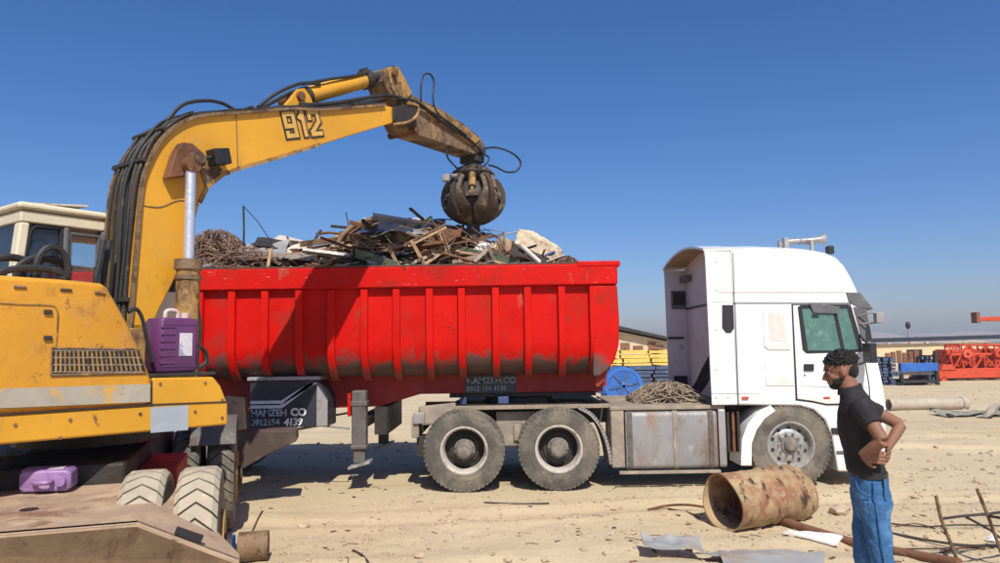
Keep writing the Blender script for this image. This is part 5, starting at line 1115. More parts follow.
bodyp([(-70, 392), (20, 388), (150, 384), (150, 402), (20, 407.5), (-70, 411)], OB+.001, .003, 'faded_band', 'decal_grey', bevel=0)
bodyp([(150.5, 407.5), (188, 405.5), (188, 430), (150.5, 433)], OB+.005, .003, 'grey_patch', 'decal_blue', bevel=0)
# pressed line on hood
mb = MB(); mb.tube(smooth_path(boom_px([(-40, 300), (20, 304), (50, 305), (57, 310), (58, 320)], OB+.002), 4), .006, 5); build('hood_crease', mb, 'yellow_dirty', hood)
# grille with frame and bars
bodyp([(53, 349), (138, 350), (145, 372), (52, 374)], OB+.001, .004, 'grille', 'black_plastic', hood, bevel=0)
for k in range(19):
    f = (k+.5)/19; a = atE(54+f*84, 350.5, OB+.006); b = atE(53.5+f*90, 372.5, OB+.006)
    mb = MB(); mb.tube([a, b], .0065, 5); build('grille_bar', mb, 'yellow_dirty', hood)
for k in range(4):
    y_ = 350.5+k*7.2; mb = MB(); mb.tube([atE(53, y_, OB+.004), atE(139+k*1.5, y_, OB+.004)], .005, 5); build('grille_bar', mb, 'grey_metal', hood)
mb = MB(); mb.tube(boom_px([(51, 375), (52, 348.5), (138.5, 349.5), (146, 373), (51, 375.5)], OB+.004), .009, 5); build('grille_frame', mb, 'stick_brown', hood)
# deck, platform and tank under the boom
s0, z0_ = sE(152, 378, OB); s1, _ = sE(214, 377, OB)
mb = MB(); mb.boxf(E, s0-.05, s1+.02, .45, OB-.006, z0_+.002, z0_+.028); build('step_plate', mb, 'dark_steel', exc, bevel=.006)
mb = MB(); mb.boxf(E, -8.2, s1-.1, -1.15, .79, 1.36, 1.62); build('main_deck', mb, 'dark_steel', exc, bevel=.02)
mb = MB(); mb.boxf(E, -8.6, -7.3, -1.2, 1.08, 1.2, 2.35); build('counterweight', mb, 'yellow_paint', exc, bevel=.10, seg=4)
for o in (-.36, .30):
    mb = MB(); mb.prism([E(-5.5, o, 1.6), E(-4.75, o, 1.6), E(-4.72, o, 1.85), E(-4.9, o, 2.1), E(-5.2, o, 2.12)], EN*.06); build('boom_foot_bracket', mb, 'yellow_dirty', exc, bevel=.01)
mb = MB(); mb.prism([E(-5.22, .25, 2.15), E(-5.2, .25, 1.8), E(-5.05, .25, 1.72), E(-4.9, .25, 1.82), E(-4.92, .25, 2.15)], -EN*.5); build('boom_foot', mb, 'yellow_paint', boom)
mb = MB(); mb.boxf(E, -7.3, -5.6, -.25, .24, 1.63, 2.2); build('engine_block', mb, 'dark_steel', exc, bevel=.03)
# coil of black hoses on the hood
for k, (px, py, rx, rz) in enumerate(((8, 268, 30, 13), (10, 270, 24, 16), (44, 270, 22, 14), (42, 272, 26, 18), (52, 268, 16, 24), (30, 274, 34, 9))):
    o = .55+.07*k; pts = [atE(px-rx*math.cos(th), py-rz*math.sin(th)*1.0+3, o) for th in [math.pi*i/10 for i in range(-1, 12)]]
    mb = MB(); mb.tube(smooth_path(pts, 3), .024, 7); build('hose_coil', mb, 'rubber_hose', exc)
mb = MB(); mb.tube(smooth_path(boom_px([(100, 292), (96, 280), (100, 262), (104, 240)], .22), 5), .025, 7); mb.tube(smooth_path(boom_px([(106, 296), (103, 284), (106, 262), (110, 240)], .15), 5), .025, 7); build('hose', mb, 'rubber_hose', exc)
mb = MB(); mb.tube(smooth_path(boom_px([(128, 312), (136, 309), (142, 318), (147, 340), (152, 362)], .98), 5), .016, 6); build('hose', mb, 'rubber_hose', exc)
# ---------------- operator cab
s_r, z_t = sE(21, 207, -.30); s_f = s_r+1.45; OC, OC2 = -.30, -1.20; zf = 1.62; zr = z_t
mb = MB(); mb.boxf(E, s_r-.03, s_f+.12, OC+.03, OC2-.03, zr-.015, zr+.05)
oc = build('cab_roof', mb, 'cream_paint', exc, bevel=.03)
mb = MB(); a, b = E(s_r+.12, -.40, zr+.055), E(s_r+.58, -.40, zr+.105); mb.prism([a, b, b+V((0, 0, .015)), a+V((0, 0, .015))], -EN*.6); build('roof_hatch', mb, 'pale_paint', oc)
mb = MB(); mb.boxf(E, s_r, s_f, OC, OC2, zr-.12, zr-.02); build('cab_header', mb, 'cream_paint', oc, bevel=.015)
for s, w in ((s_r, .08), (s_r+.345, .05), (s_r+.66, .07), (s_f-.08, .08)):
    for o in (OC-.12, OC2):
        mb = MB(); ln = .12 if s == s_r else 0; mb.hexa([E(s-ln, o, zf), E(s+w-ln, o, zf), E(s+w-ln, o+.12, zf), E(s-ln, o+.12, zf), E(s, o, zr-.121), E(s+w, o, zr-.121), E(s+w, o+.12, zr-.121), E(s, o+.12, zr-.121)]); build('cab_pillar', mb, 'cream_paint' if s < s_r+.1 else 'grey_plastic', oc, bevel=.02)
mb = MB(); mb.boxf(E, s_r, s_f, OC-.05, OC, zf, 2.50); build('cab_panel', mb, 'cream_paint', oc, bevel=.01)
mb = MB(); mb.boxf(E, s_r, s_f, OC2, OC2+.05, zf, 2.40); build('cab_panel', mb, 'cream_paint', oc, bevel=.01)
mb = MB(); mb.boxf(E, s_r, s_r+.05, OC2+.1, OC-.11, zf, 2.50); build('cab_panel', mb, 'cream_paint', oc, bevel=.01)
mb = MB(); mb.boxf(E, s_r+.06, s_r+.345, OC-.055, OC-.045, 2.5, zr-.12); build('side_window', mb, 'dark_glass', oc)
mb = MB(); mb.boxf(E, s_r+.395, s_r+.66, OC-.055, OC-.045, 2.5, zr-.12); build('side_window', mb, 'clear_glass', oc)
mb = MB(); mb.boxf(E, s_r+.73, s_f-.08, OC-.055, OC-.045, 2.5, zr-.12); build('side_window', mb, 'clear_glass', oc)
mb = MB(); mb.boxf(E, s_r+.02, s_r+.03, OC2+.1, OC-.11, 2.5, zr-.12); build('rear_window', mb, 'dark_glass', oc)
for pts in (((s_r+.40, 2.53), (s_r+.66, 2.53), (s_r+.66, zr-.17), (s_r+.40, zr-.17)),):
    mb = MB(); mb.tube([E(s, OC-.04, z) for s, z in pts+(pts[0],)], .03, 6); build('window_seal', mb, 'grey_plastic', oc)
mb = MB(); mb.tube([E(s, OC-.035, z) for s, z in ((s_r+.03, 2.5), (s_r+.09, zr-.18), (s_r+.13, zr-.14), (s_r+.34, zr-.14), (s_r+.34, 2.5))], .022, 6); build('window_seal', mb, 'black_plastic', oc)
mb = MB(); mb.boxf(E, s_r+.25, s_r+.62, -.95, -.5, 2.0, 2.12); mb.boxf(E, s_r+.18, s_r+.28, -.95, -.5, 2.1, 2.75); build('seat', mb, 'black_plastic', oc, bevel=.04)
mb = MB(); mb.boxf(E, s_r, s_f, OC2, OC-.06, zf, zf+.04); build('cab_floor', mb, 'dark_steel', oc)
mb = MB(); mb.tube(smooth_path(boom_px([(30, 246), (34, 241), (42, 240), (49, 246), (53, 256)], -.45), 5), .015, 6); build('grab_hose', mb, 'rubber_hose', oc)

# ---------------- undercarriage
mb = MB(); mb.lathe([(.001, 1.18), (.55, 1.18), (.55, 1.36), (.001, 1.36)], UO, (0, 0, 1), 40); build('slew_ring', mb, 'dark_steel', exc)
mb = MB(); mb.boxf(U, -1.05, 2.1, -.45, .45, .72, 1.12); build('chassis_frame', mb, 'dark_steel', exc, bevel=.03)
mb = MB(); mb.boxf(U, -.5, .3, .45, .75, .72, 1.0); build('step_box', mb, 'red_dark', exc, bevel=.02)
for a in (-1.58, 1.58):
    mb = MB(); mb.tube([U(a, -1.2, .56), U(a, 1.2, .56)], .11, 12); mb.ell(U(a, 0, .6), (.3, .3, .3)); build('axle', mb, 'dark_steel', exc)
def loader_tyre():
    r, w = .565, .128; mb = MB()
    pr = [(.27, -w+.03), (.30, -w), (.42, -w-.012), (.50, -w), (.525, -w+.02), (.54, -w+.05), (.54, 0), (.54, w-.05), (.525, w-.02), (.50, w), (.42, w+.012), (.30, w), (.27, w-.03)]
    mb.lathe(pr, (0, 0, 0), (0, 1, 0), 60, mi=1)
    mb.lathe([(.27, -w+.03), (.25, -.1), (.25, .1), (.27, w-.03)], (0, 0, 0), (0, 1, 0), 40, mi=1)
    N = 32; st = 2*math.pi/N; g = .019
    def pt(th, t_, rr): return V((rr*math.cos(th), t_, rr*math.sin(th)))
    for i in range(N):
        for sg in (-1, 1):
            segs = 4; vs = []
            for k in range(segs+1):
                u = k/segs; t_ = sg*(u*(w+.002)); sweep = -u*.95*st
                drop = .0 if u < .7 else .030*((u-.7)/.3)**2
                for e in (g/(2*r), st-g/(2*r)):
                    th = i*st+e+sweep; vs.append(pt(th, t_, r-drop)); vs.append(pt(th, t_, r-.05-drop))
            fs = []
            for k in range(segs):
                a = k*4; b = a+4; fs += [(a, a+2, b+2, b), (a+1, b+1, b+3, a+3), (a, b, b+1, a+1), (a+2, a+3, b+3, b+2)]
            fs += [(0, 1, 3, 2), (segs*4, segs*4+2, segs*4+3, segs*4+1)]
            mb.add(vs, fs, 0)
    return mb
proto('tyre_lug', loader_tyre(), ['tyre_dusty', 'tyre_groove'], ang=30); proto('tyre_dark', loader_tyre(), ['tyre', 'tyre_groove'], ang=30)
axis_ang = math.atan2(UB.y, UB.x)-math.pi/2
for a in (-1.58, 1.58):
    for sg in (1, -1):
        w = bpy.data.objects.new('wheel', PROTO['drum']); put(w, U(a, sg*.83, .56), exc); w.rotation_euler = (0, 0, axis_ang)
        for db in (-.165, .165):
            o = bpy.data.objects.new('tyre', PROTO['tyre_lug' if a < 0 else 'tyre_dark']); COL.objects.link(o); o.parent = w; o.location = (0, db, 0); o.rotation_euler = (0, rnd(0, 6), 0)
        for db in (-.275, .275):
            mb = MB(); mb.lathe([(.001, -.02), (.12, -.03), (.14, 0), (.24, .02), (.27, -.04), (.27, .05), (.001, .05)], (0, 0, 0), (0, 1, 0), 28)
            o = build('rim', mb, 'yellow_dirty', origin=V((0, 0, 0))); o.parent = w; o.location = (0, db*1.0, 0)
for sg in (1, -1):   # mudguard over the far wheels
    mb = MB(); rows = []
    for i in range(13):
        th = R(38)+R(100)*i/12; ca, sa = math.cos(th), math.sin(th)
        rows.append([U(1.58-.64*ca, sg*b_, .56+.64*sa) for b_ in (.70, 1.14)]+[U(1.58-.66*ca, sg*b_, .56+.66*sa) for b_ in (1.14, .70)])
    mb.loft(rows); build('mudguard', mb, 'leg_grey', exc)
# front blade with sloping shoulders
def blade(nm, a0, zt_, hw, lean, dep, m_):
    mb = MB(); top = [(-hw, zt_-.42), (-hw*.58, zt_), (hw*.58, zt_), (hw, zt_-.26)]
    front_top = [U(a0, b, z) for b, z in top]
    bot = [U(a0+lean, hw*.96, .46), U(a0+lean, -hw*.96, .46)]
    mb.prism(front_top+bot, UA*.06)
    ob = build(nm, mb, m_, exc, bevel=.015)
    vs = front_top+[p+UA*dd for p, dd in zip(front_top, (.3, dep, dep, .14))]; k = 4
    mb = MB(); mb.add(vs+[p-V((0, 0, .03)) for p in vs], [(0, 1, 5, 4), (1, 2, 6, 5), (2, 3, 7, 6), (8, 12, 13, 9), (9, 13, 14, 10), (10, 14, 15, 11), (0, 8, 9, 1), (1, 9, 10, 2), (2, 10, 11, 3), (4, 5, 13, 12), (5, 6, 14, 13), (6, 7, 15, 14), (0, 4, 12, 8), (3, 11, 15, 7)]); build(nm+'_top', mb, m_, ob, bevel=.008)
    return ob, front_top
bl, ft = blade('front_blade', -2.50, .98, 1.27, .38, 1.40, 'blade_steel')
mb = MB(); q = gnd(29, 510, .98); mb.lathe([(.001, 0), (.048, 0), (.052, .002), (.048, .004), (.001, .004)], q+V((0, 0, .001)), (0, 0, 1), 18); build('drain_hole', mb, 'black_plastic', bl)
for i in range(2):
    mb = MB(); b0 = -.8+i*1.6; mb.boxf(U, -2.2, -1.4, b0*.45-.08, b0*.45+.08, .55, .8); build('blade_arm', mb, 'blade_steel', exc, bevel=.02)
n_ = (U(-2.5, 0, .98)-U(-2.12, 0, .46)); xdir = UB; zdir = n_.normalized()
mb = text_mb('01', .22, U(-2.5+.38*.40, .10, .772)+xdir.cross(zdir)*.012, xdir, zdir, .012, .004); build('lettering', mb, 'blade_steel', bl, smooth=False)
mb = MB(); q = U(-2.47, 1.0, .885); mb.box(q, (.14, .03, .035), (UB*1.0+V((0, 0, -.45)), UA, V((.4, 0, 1)))); build('slot', mb, 'black_plastic', bl)
# stabiliser box in place of shaded running gear beside the trailer
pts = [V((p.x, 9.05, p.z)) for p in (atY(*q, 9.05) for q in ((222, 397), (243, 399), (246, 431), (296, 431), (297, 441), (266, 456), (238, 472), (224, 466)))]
mb = MB(); mb.prism(pts, V((-.1, .45, 0))); sb = build('stabiliser_shaded_box', mb, 'brown_dark', exc, bevel=.015)  # shade on the box is put into its dark brown colour
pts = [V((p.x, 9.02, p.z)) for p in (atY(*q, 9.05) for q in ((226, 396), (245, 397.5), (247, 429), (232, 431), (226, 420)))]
mb = MB(); mb.prism(pts, V((0, .027, 0))); build('stabiliser_lit_face', mb, 'blade_steel', sb, bevel=.01)  # lit face of the box put in as a plate of paler steel
mb = MB(); mb.boxf(U, 2.0, 2.75, -.9, .75, .62, .95); build('stabiliser_beam', mb, 'blade_steel', exc, bevel=.02)

# ================================================================ GRAPPLE
gc = atE(473, 197, 0); gr_ = .435
gp = thing('scrap_grapple', gc-V((0, 0, gr_)), 'closed brown steel scrap grapple hanging over the load', 'grapple')
top = atE(472, 153, 0); mb = MB()
mb.boxf(lambda a, b, z: top+EH*a+EN*b+V((0, 0, z)), -.10, .10, -.16, .16, -.16, .10); mb.cyl(top-EN*.22, top+EN*.22, .055, 14)
build('hanger', mb, 'dark_steel', gp, bevel=.015)
hz = gc.z+.37
mb = MB(); mb.cyl(V((gc.x, gc.y, top.z-.12)), V((gc.x, gc.y, hz)), .13, 18); mb.cyl(V((gc.x, gc.y, hz-.02)), V((gc.x, gc.y, hz+.08)), .19, 20); build('rotator', mb, 'dark_steel', gp, bevel=.01)
mb = MB(); mb.lathe([(.001, -.10), (.22, -.10), (.30, -.03), (.33, .02), (.30, .05), (.15, .06), (.001, .06)], V((gc.x, gc.y, hz-.06)), (0, 0, 1), 24); mb.cyl(V((gc.x, gc.y, hz-.1)), V((gc.x, gc.y, hz-.46)), .20, 16); mb.ell(V((gc.x, gc.y, gc.z-.03)), (.33, .33, .33)); build('hub', mb, 'dark_steel', gp)  # inner core and ball added so the gaps between tines stay dark
NT = 5
for k in range(NT):
    th = 2*math.pi*k/NT-math.pi/2+math.pi/NT; er = V((math.cos(th), math.sin(th), 0)); et = V((-math.sin(th), math.cos(th), 0))
    mb = MB(); nseg = 12; rows = []
    for i in range(nseg+1):
        f = i/nseg; ph = R(48)+R(128)*f     # angle from the top pole
        r_, z_ = gr_*math.sin(ph)*1.02, gr_*math.cos(ph)
        wmax = .085+.20*max(0, min(1, (f-.25)/.42))**1.2
        w_ = min(wmax, math.tan(math.pi/NT)*max(r_, .012)*.84)
        w_ = max(w_, .012)
        rad = V((er.x*math.sin(ph), er.y*math.sin(ph), math.cos(ph)))
        c = V((gc.x, gc.y, gc.z))+er*r_+V((0, 0, z_))
        rows.append([c-et*w_-rad*.035, c-et*w_*.45, c+et*w_*.45, c+et*w_-rad*.035, c+et*w_*.9-rad*.075, c-et*w_*.9-rad*.075])
    mb.loft(rows); tn = build('tine', mb, 'grapple_steel', gp, ang=30)
    mb = MB(); rows = []
    for i in range(10):
        f = i/9; ph = R(50)+R(112)*f; rad = V((er.x*math.sin(ph), er.y*math.sin(ph), math.cos(ph)))
        c = gc+er*gr_*math.sin(ph)*1.02+V((0, 0, gr_*math.cos(ph))); hgt = .055*math.sin(math.pi*min(1, f*1.05+.12))+.008
        rows.append([c-et*.042*(1.15-f)-rad*.02, c+et*.042*(1.15-f)-rad*.02, c+et*.036*(1.15-f)+rad*hgt, c-et*.036*(1.15-f)+rad*hgt])
    mb.loft(rows); build('tine_spine', mb, 'grapple_steel', tn, bevel=.006)
    a = V((gc.x, gc.y, hz+.0))+er*.24; b = gc+er*gr_*.80+V((0, 0, gr_*.20)); th2 = th+math.pi/NT
    mb = MB(); mb.box((a+b)/2+er*.0, ((b-a).length*1.0, .07, .10), axes(b-a)); mb.cyl(a-et*.09, a+et*.09, .045, 12); build('tine_arm', mb, 'grapple_steel', tn, bevel=.01)
    e2 = V((math.cos(th2), math.sin(th2), 0)); a = V((gc.x, gc.y, hz-.06))+e2*.25; b = gc+e2*.36+V((0, 0, -.02))
    mb = MB(); mb.cyl(a+V((0, 0, .05)), a+(b-a)*.65, .055, 14); mb.cyl(a+(b-a)*.6, b, .028, 10); mb.cyl(b-e2*.03, b+e2*.05, .05, 12); build('cylinder', mb, 'stick_brown', gp)
    mb = MB(); mb.box(b+V((0, 0, -.02)), (.12, .17, .06), (e2, V((-e2.y, e2.x, 0)), V((0, 0, 1)))); build('tine_lug', mb, 'grapple_steel', gp, bevel=.012)
q = atE(446, 178, .0); mb = MB(); mb.cyl(V((gc.x, gc.y, hz-.02)), V((q.x, q.y, q.z+.02)), .03, 8); mb.box(q, (.10, .10, .10)); build('valve', mb, 'grey_metal', gp, bevel=.012)
q = V((gc.x, gc.y, gc.z-gr_)); mb = MB(); mb.cyl(q+V((0, 0, .06)), q-V((0, 0, .30)), .10, 10); scrap('scrap_stub', mb, 'dark_steel', 'dark steel stub gripped by the closed grapple tips', 'scrap')

# latches, hinges and bolts on the engine hood, bolts on the skirt
mb = MB(); mb.tube(smooth_path(boom_px([(58, 320), (57, 335), (56, 346)], OB+.002), 3), .005, 5); build('hood_crease', mb, 'yellow_dirty', hood)
for px, py in ((48, 312), (48, 338)):
    q = atE(px, py, OB+.008); mb = MB(); mb.box(q, (.05, .018, .03), (EH, EN, V((0, 0, 1)))); build('latch', mb, 'dark_steel', hood, bevel=.004)
for px, py in ((66, 290), (100, 293), (20, 287)):
    q = atE(px, py, OB+.004); mb = MB(); mb.cyl(q-EH*.035, q+EH*.035, .010, 8); build('hinge', mb, 'stick_brown', hood)
for px, py in ((160, 384), (205, 383), (222, 400), (195, 412), (222, 418), (140, 414), (70, 420), (15, 425), (60, 438)):
    q = atE(px, py, OB+.003); mb = MB(); mb.cyl(q, q+EN*.008, .012, 8); build('bolt', mb, 'stick_brown', exc)
# ================================================================ JERRYCANS
def jerrycan(name, base, xa, ya, za, L, W, H, m_, label, cap='pink_cap'):
    """base: centre of the bottom face, xa long side, ya depth, za up"""
    base = V(base); xa, ya, za = V(xa).normalized(), V(ya).normalized(), V(za).normalized()
    o = thing(name, base, label, 'jerrycan'); f = lambda x, y, z: base+xa*x+ya*y+za*z
    mb = MB(); hb = H*.86
    def ring(z, k): return [f(x*L/2*k, y*W/2*k, z) for x, y in ((-1, -.72), (-.84, -1), (.84, -1), (1, -.72), (1, .72), (.84, 1), (-.84, 1), (-1, .72))]
    mb.loft([ring(0, .92), ring(.02, 1), ring(hb*.45, 1.0), ring(hb*.93, 1), ring(hb, .90)]); bd = build('body', mb, m_, o, bevel=.012, ang=40)
    mb = MB()
    for k in range(6):
        z = hb*(.16+.13*k); mb.boxf(lambda a, b, c: f(a, b, c), -L*.47, -L*.12, -W/2-.006, -W/2+.004, z, z+.014)
    build('rib', mb, m_, bd, bevel=.003)
    mb = MB(); mb.tube(smooth_path([f(-L*.18, 0, hb-.01), f(-L*.16, 0, hb+.05), f(-L*.02, 0, hb+.065), f(L*.12, 0, hb+.05), f(L*.14, 0, hb-.01)], 5), .017, 8); build('handle', mb, cap, o)
    mb = MB(); mb.cyl(f(L*.32, 0, hb-.02), f(L*.32, 0, hb+.045), .032, 16); build('cap', mb, cap, o, bevel=.004)
    mb = MB(); mb.boxf(lambda a, b, c: f(a, b, c), -L*.02, L*.30, -W/2-.005, -W/2-.001, hb*.30, hb*.72); build('paper_label', mb, 'paper_label', bd)
    mb = MB(); mb.boxf(lambda a, b, c: f(a, b, c), -L*.40, L*.42, -W/2-.003, -W/2+.004, hb*.10, hb*.13); mb.boxf(lambda a, b, c: f(a, b, c), -L*.40, L*.42, -W/2-.003, -W/2+.004, hb*.86, hb*.89); build('moulding', mb, m_, bd, bevel=.002)
    return o
q = atE(171, 371, .86); s_, _ = sE(171, 371, .86)
jerrycan('jerrycan', E(s_, .86, z0_+.030), EH, -EN, (0, 0, 1), .34, .24, .50, 'purple_plastic', 'dark purple jerrycan with pale handle standing on the excavator step')
q = gnd(51, 489, .98)
jerrycan('jerrycan', V((q.x, q.y+.02, 1.062)), UA*-.2+UB, V((0, 0, -1)), UA*-1, .33, .14, .25, 'lilac_plastic', 'lilac jerrycan lying on its side on the steel blade', cap='lilac_plastic')

# ================================================================ THINGS ON THE GROUND
# big rusty pipe section, thick rim, dented far end
a = gnd(723, 529); b = gnd(806, 516); a.z = gh(a.x, a.y); b.z = gh(b.x, b.y)
rp = .285; ax_ = (b-a).normalized(); L = (b-a).length; side_ = V((0, 0, 1)).cross(ax_).normalized(); up_ = ax_.cross(side_)
mb = MB(); nu, nv = 40, 56; out_ = []; in_ = []
c0 = a+V((0, 0, rp-.012))
for i in range(nu+1):
    f = i/nu
    for j in range(nv):
        th = 2*math.pi*j/nv
        rr = rp*(1+.040*math.sin(2*th+.6)*(1-f*.5)+.055*mnoise.noise(V((math.cos(th)*1.3, math.sin(th)*1.3, f*3))))
        rr += .020*max(0, math.sin(f*L*2*math.pi/.115))**2*(1 if .36 < f < .86 else .12)      # pressed rings
        rr += .012*math.exp(-((f-.30)/.012)**2)+.012*math.exp(-((f-.335)/.010)**2)
        diag = (f-.42)-.11*math.sin(th-.4); rr += .014*math.exp(-(diag/.018)**2)
        if f > .84: rr *= 1-.50*((f-.84)/.16)**2*(.35+.65*max(0, math.cos(th-2.4)))*1.0
        if f < .02: rr += .008
        dr = up_*math.sin(th)+side_*math.cos(th); ctr = c0+ax_*(f*L+.02*math.sin(th*2)*(f < .02))
        if dr.z < -.75: rr = min(rr, (rp-.004)/abs(dr.z))
        out_.append(ctr+dr*rr); in_.append(ctr+dr*(rr-.016))
k = len(out_)
fo = [(i*nv+j, i*nv+(j+1) % nv, (i+1)*nv+(j+1) % nv, (i+1)*nv+j) for i in range(nu) for j in range(nv)]
fi = [tuple(k+x for x in reversed(f_)) for f_ in fo]
e0 = [(j, k+j, k+(j+1) % nv, (j+1) % nv) for j in range(nv)]; e1 = [(nu*nv+j, nu*nv+(j+1) % nv, k+nu*nv+(j+1) % nv, k+nu*nv+j) for j in range(nv)]
mb.add(out_+in_, fo+fi+e0+e1)
tag(build('pipe_section', mb, 'pipe_rust', ang=50, recalc=False), 'wide rusty yellow brown pipe section with pressed rings lying before the front wheel', 'pipe')
# long rusty pipe running under the person
a = gnd(781, 524); b = gnd(960, 570); a.z = gh(a.x, a.y)+.04; b.z = gh(b.x, b.y)+.04; m_ = (a+b)/2; m_.z = gh(m_.x, m_.y)+.042
mb = MB(); mb.tube(smooth_path([a, m_, b], 8), .043, 14); tag(build('long_pipe', mb, 'long_pipe'), 'long thin rusty pipe lying on the sand behind the person', 'pipe')
bent_sheet(gnd(812, 539), .50, .17, -.62, .08, 2.4, 'white_scrap', 'trim_piece', 'white bent trim piece lying beside the long rusty pipe', 'trim', lift=.035, thick=.02)
bent_sheet(gnd(775, 566), .85, .62, -.25, .08, 4.4, 'sheet_grey', 'grey_sheet', 'large pale grey sheet lying flat on the sand near the pipe section', 'sheet', lift=.012)
bent_sheet(gnd(672, 556), .52, .20, -.12, .22, 7.1, 'sheet_grey', 'crushed_duct', 'crushed pale grey duct lying on the sand', 'sheet', lift=.02, thick=.03, nx_=18, ny_=9)
bent_sheet(gnd(718, 559), .30, .26, .5, .05, 9.4, 'sheet_grey', 'sheet_offcut', 'small grey sheet offcut between the crushed duct and the large grey sheet', 'sheet', lift=.012)
def rod(pts, r, m_, label, name='ground_rod', cat='rod', lift=0, group=None):
    q = []
    for p in pts:
        g_ = gnd(*p[:2]); z = p[2] if len(p) > 2 else 0; g_.z = gh(g_.x, g_.y)+r*.8+z; q.append(g_)
    mb = MB(); mb.tube(smooth_path(q, 6), r, 7); return tag(build(name, mb, m_), label, cat, group)
rod([(484, 502.5), (515, 504), (549, 505.5)], .011, 'dark_steel', 'straight dark rod on the sand before the rear wheels')
rod([(648, 509.5), (668, 507.5, .03), (690, 511, .05), (714, 514, .02)], .014, 'rust_plate', 'bent rusty rod on the sand by the open end of the pipe section')
rod([(668, 507.5), (690, 516), (700, 519)], .009, 'rust_plate', 'short rusty rod beside the bent rusty rod')
rod([(353, 553), (362, 558), (368, 566)], .012, 'dark_steel', 'short dark stick on the stony sand')
rod([(888, 524), (925, 529, .01), (960, 531, .03), (1010, 530)], .008, 'dark_steel', 'upper thin dark wire behind the tilted steel frame', 'ground_wire', 'wire')
rod([(892, 536), (930, 540, .02), (970, 545, .02), (1012, 543)], .012, 'dark_steel', 'lower thick dark wire under the tilted steel frame', 'ground_wire', 'wire')
rod([(893, 545), (930, 546, .01), (975, 547, .01), (1010, 549)], .007, 'dark_steel', 'thin straight wire nearest the long rusty pipe', 'ground_wire', 'wire')
rod([(895, 527), (915, 526, .02), (935, 531), (950, 537, .02)], .007, 'rust_plate', 'short curled rusty wire behind the person', 'ground_wire', 'wire')
rod([(940, 556), (965, 550, .02), (990, 552)], .009, 'rust_plate', 'rusty wire curving under the tilted steel frame', 'ground_wire', 'wire')
# tilted steel frame on the right edge
fr = thing('trestle', V((4.05, 6.3, 0)), 'small tilted dark steel frame with crossbars standing on the sand', 'frame')
FY = 6.3
def fbar(pts, r, yy=None):
    q = []
    for p in pts:
        v_ = atY(p[0], p[1], p[2] if len(p) > 2 else FY); v_.z = max(v_.z, gh(v_.x, v_.y)+.012); q.append(v_)
    mb = MB(); mb.tube(q, r, 8); build('bar', mb, 'dark_steel' if r < .014 else 'stick_brown', fr)
fbar([(936, 496), (941, 519), (958, 562)], .015); fbar([(977, 489), (988, 516), (1004, 560)], .015)
fbar([(941, 519), (964, 516), (990, 514), (1010, 511, 6.6)], .012); fbar([(952, 545), (975, 546), (1012, 545, 6.5)], .011)
fbar([(988, 516), (1012, 520, 6.1)], .012); fbar([(964, 516), (990, 530, 6.6), (1010, 548, 6.9)], .011)
o = build('stone', rock_mb(gnd(995, 545)+V((0, 0, .05)), .055, 44), 'white_scrap', ang=25); tag(o, 'white stone lying under the tilted steel frame', 'stone')
# stub of rusty cylinder beside the excavator tyre
a = gnd(238, 566); a.z = gh(a.x, a.y)+.13; d = V((1, .25, 0)).normalized()
mb = MB(); mb.lathe([(.001, 0), (.13, 0), (.13, .26), (.115, .26), (.105, .20), (.001, .20)], a, d, 24); st_ = tag(build('pipe_stub', mb, 'stick_brown', bevel=.004), 'short rusty cylinder stub beside the dusty excavator tyre', 'pipe')
mb = MB(); mb.boxp(a.x-.16, a.x-.02, a.y-.1, a.y+.0, a.z-.1, a.z+.12); tag(build('blue_block', mb, 'blue_paint', bevel=.015), 'small blue block beside the rusty cylinder stub', 'block')
rod([(246, 549), (256, 547, .22), (262, 543, .30)], .010, 'dark_steel', 'dark wire end sticking up beside the rusty cylinder stub', 'ground_wire', 'wire')

# ================================================================ PERSON
pf = V((-.955, .296, 0)); pl = V((-.296, -.955, 0)); PB = V((2.315, 4.72, gh(2.315, 4.72)))
def M(f, l, z): return PB+pf*(f+.085*max(0, z-1.08))+pl*l+V((0, 0, z))
per = thing('person', PB, 'person in black polo shirt and blue jeans standing with hands on hips', 'person')
def ring(f, l, z, rf, rl, n=20, tilt=0):
    return [M(f+rf*math.cos(2*math.pi*i/n), l+rl*math.sin(2*math.pi*i/n), z+tilt*rf*math.cos(2*math.pi*i/n)) for i in range(n)]
def remeshed(name, mb, m_, parent, voxel=.009, sm=4, disp=0, dscale=.1):
    o = build(name, mb, m_, parent, recalc=True)
    md = o.modifiers.new('remesh', 'REMESH'); md.mode = 'VOXEL'; md.voxel_size = voxel; md.use_smooth_shade = True
    if sm: s = o.modifiers.new('smooth', 'SMOOTH'); s.factor = .5; s.iterations = sm
    if disp:
        tx = bpy.data.textures.new(name+'_folds', 'CLOUDS'); tx.noise_scale = dscale; tx.noise_depth = 2
        d = o.modifiers.new('folds', 'DISPLACE'); d.texture = tx; d.strength = disp; d.mid_level = .5; d.texture_coords = 'LOCAL'
    return o
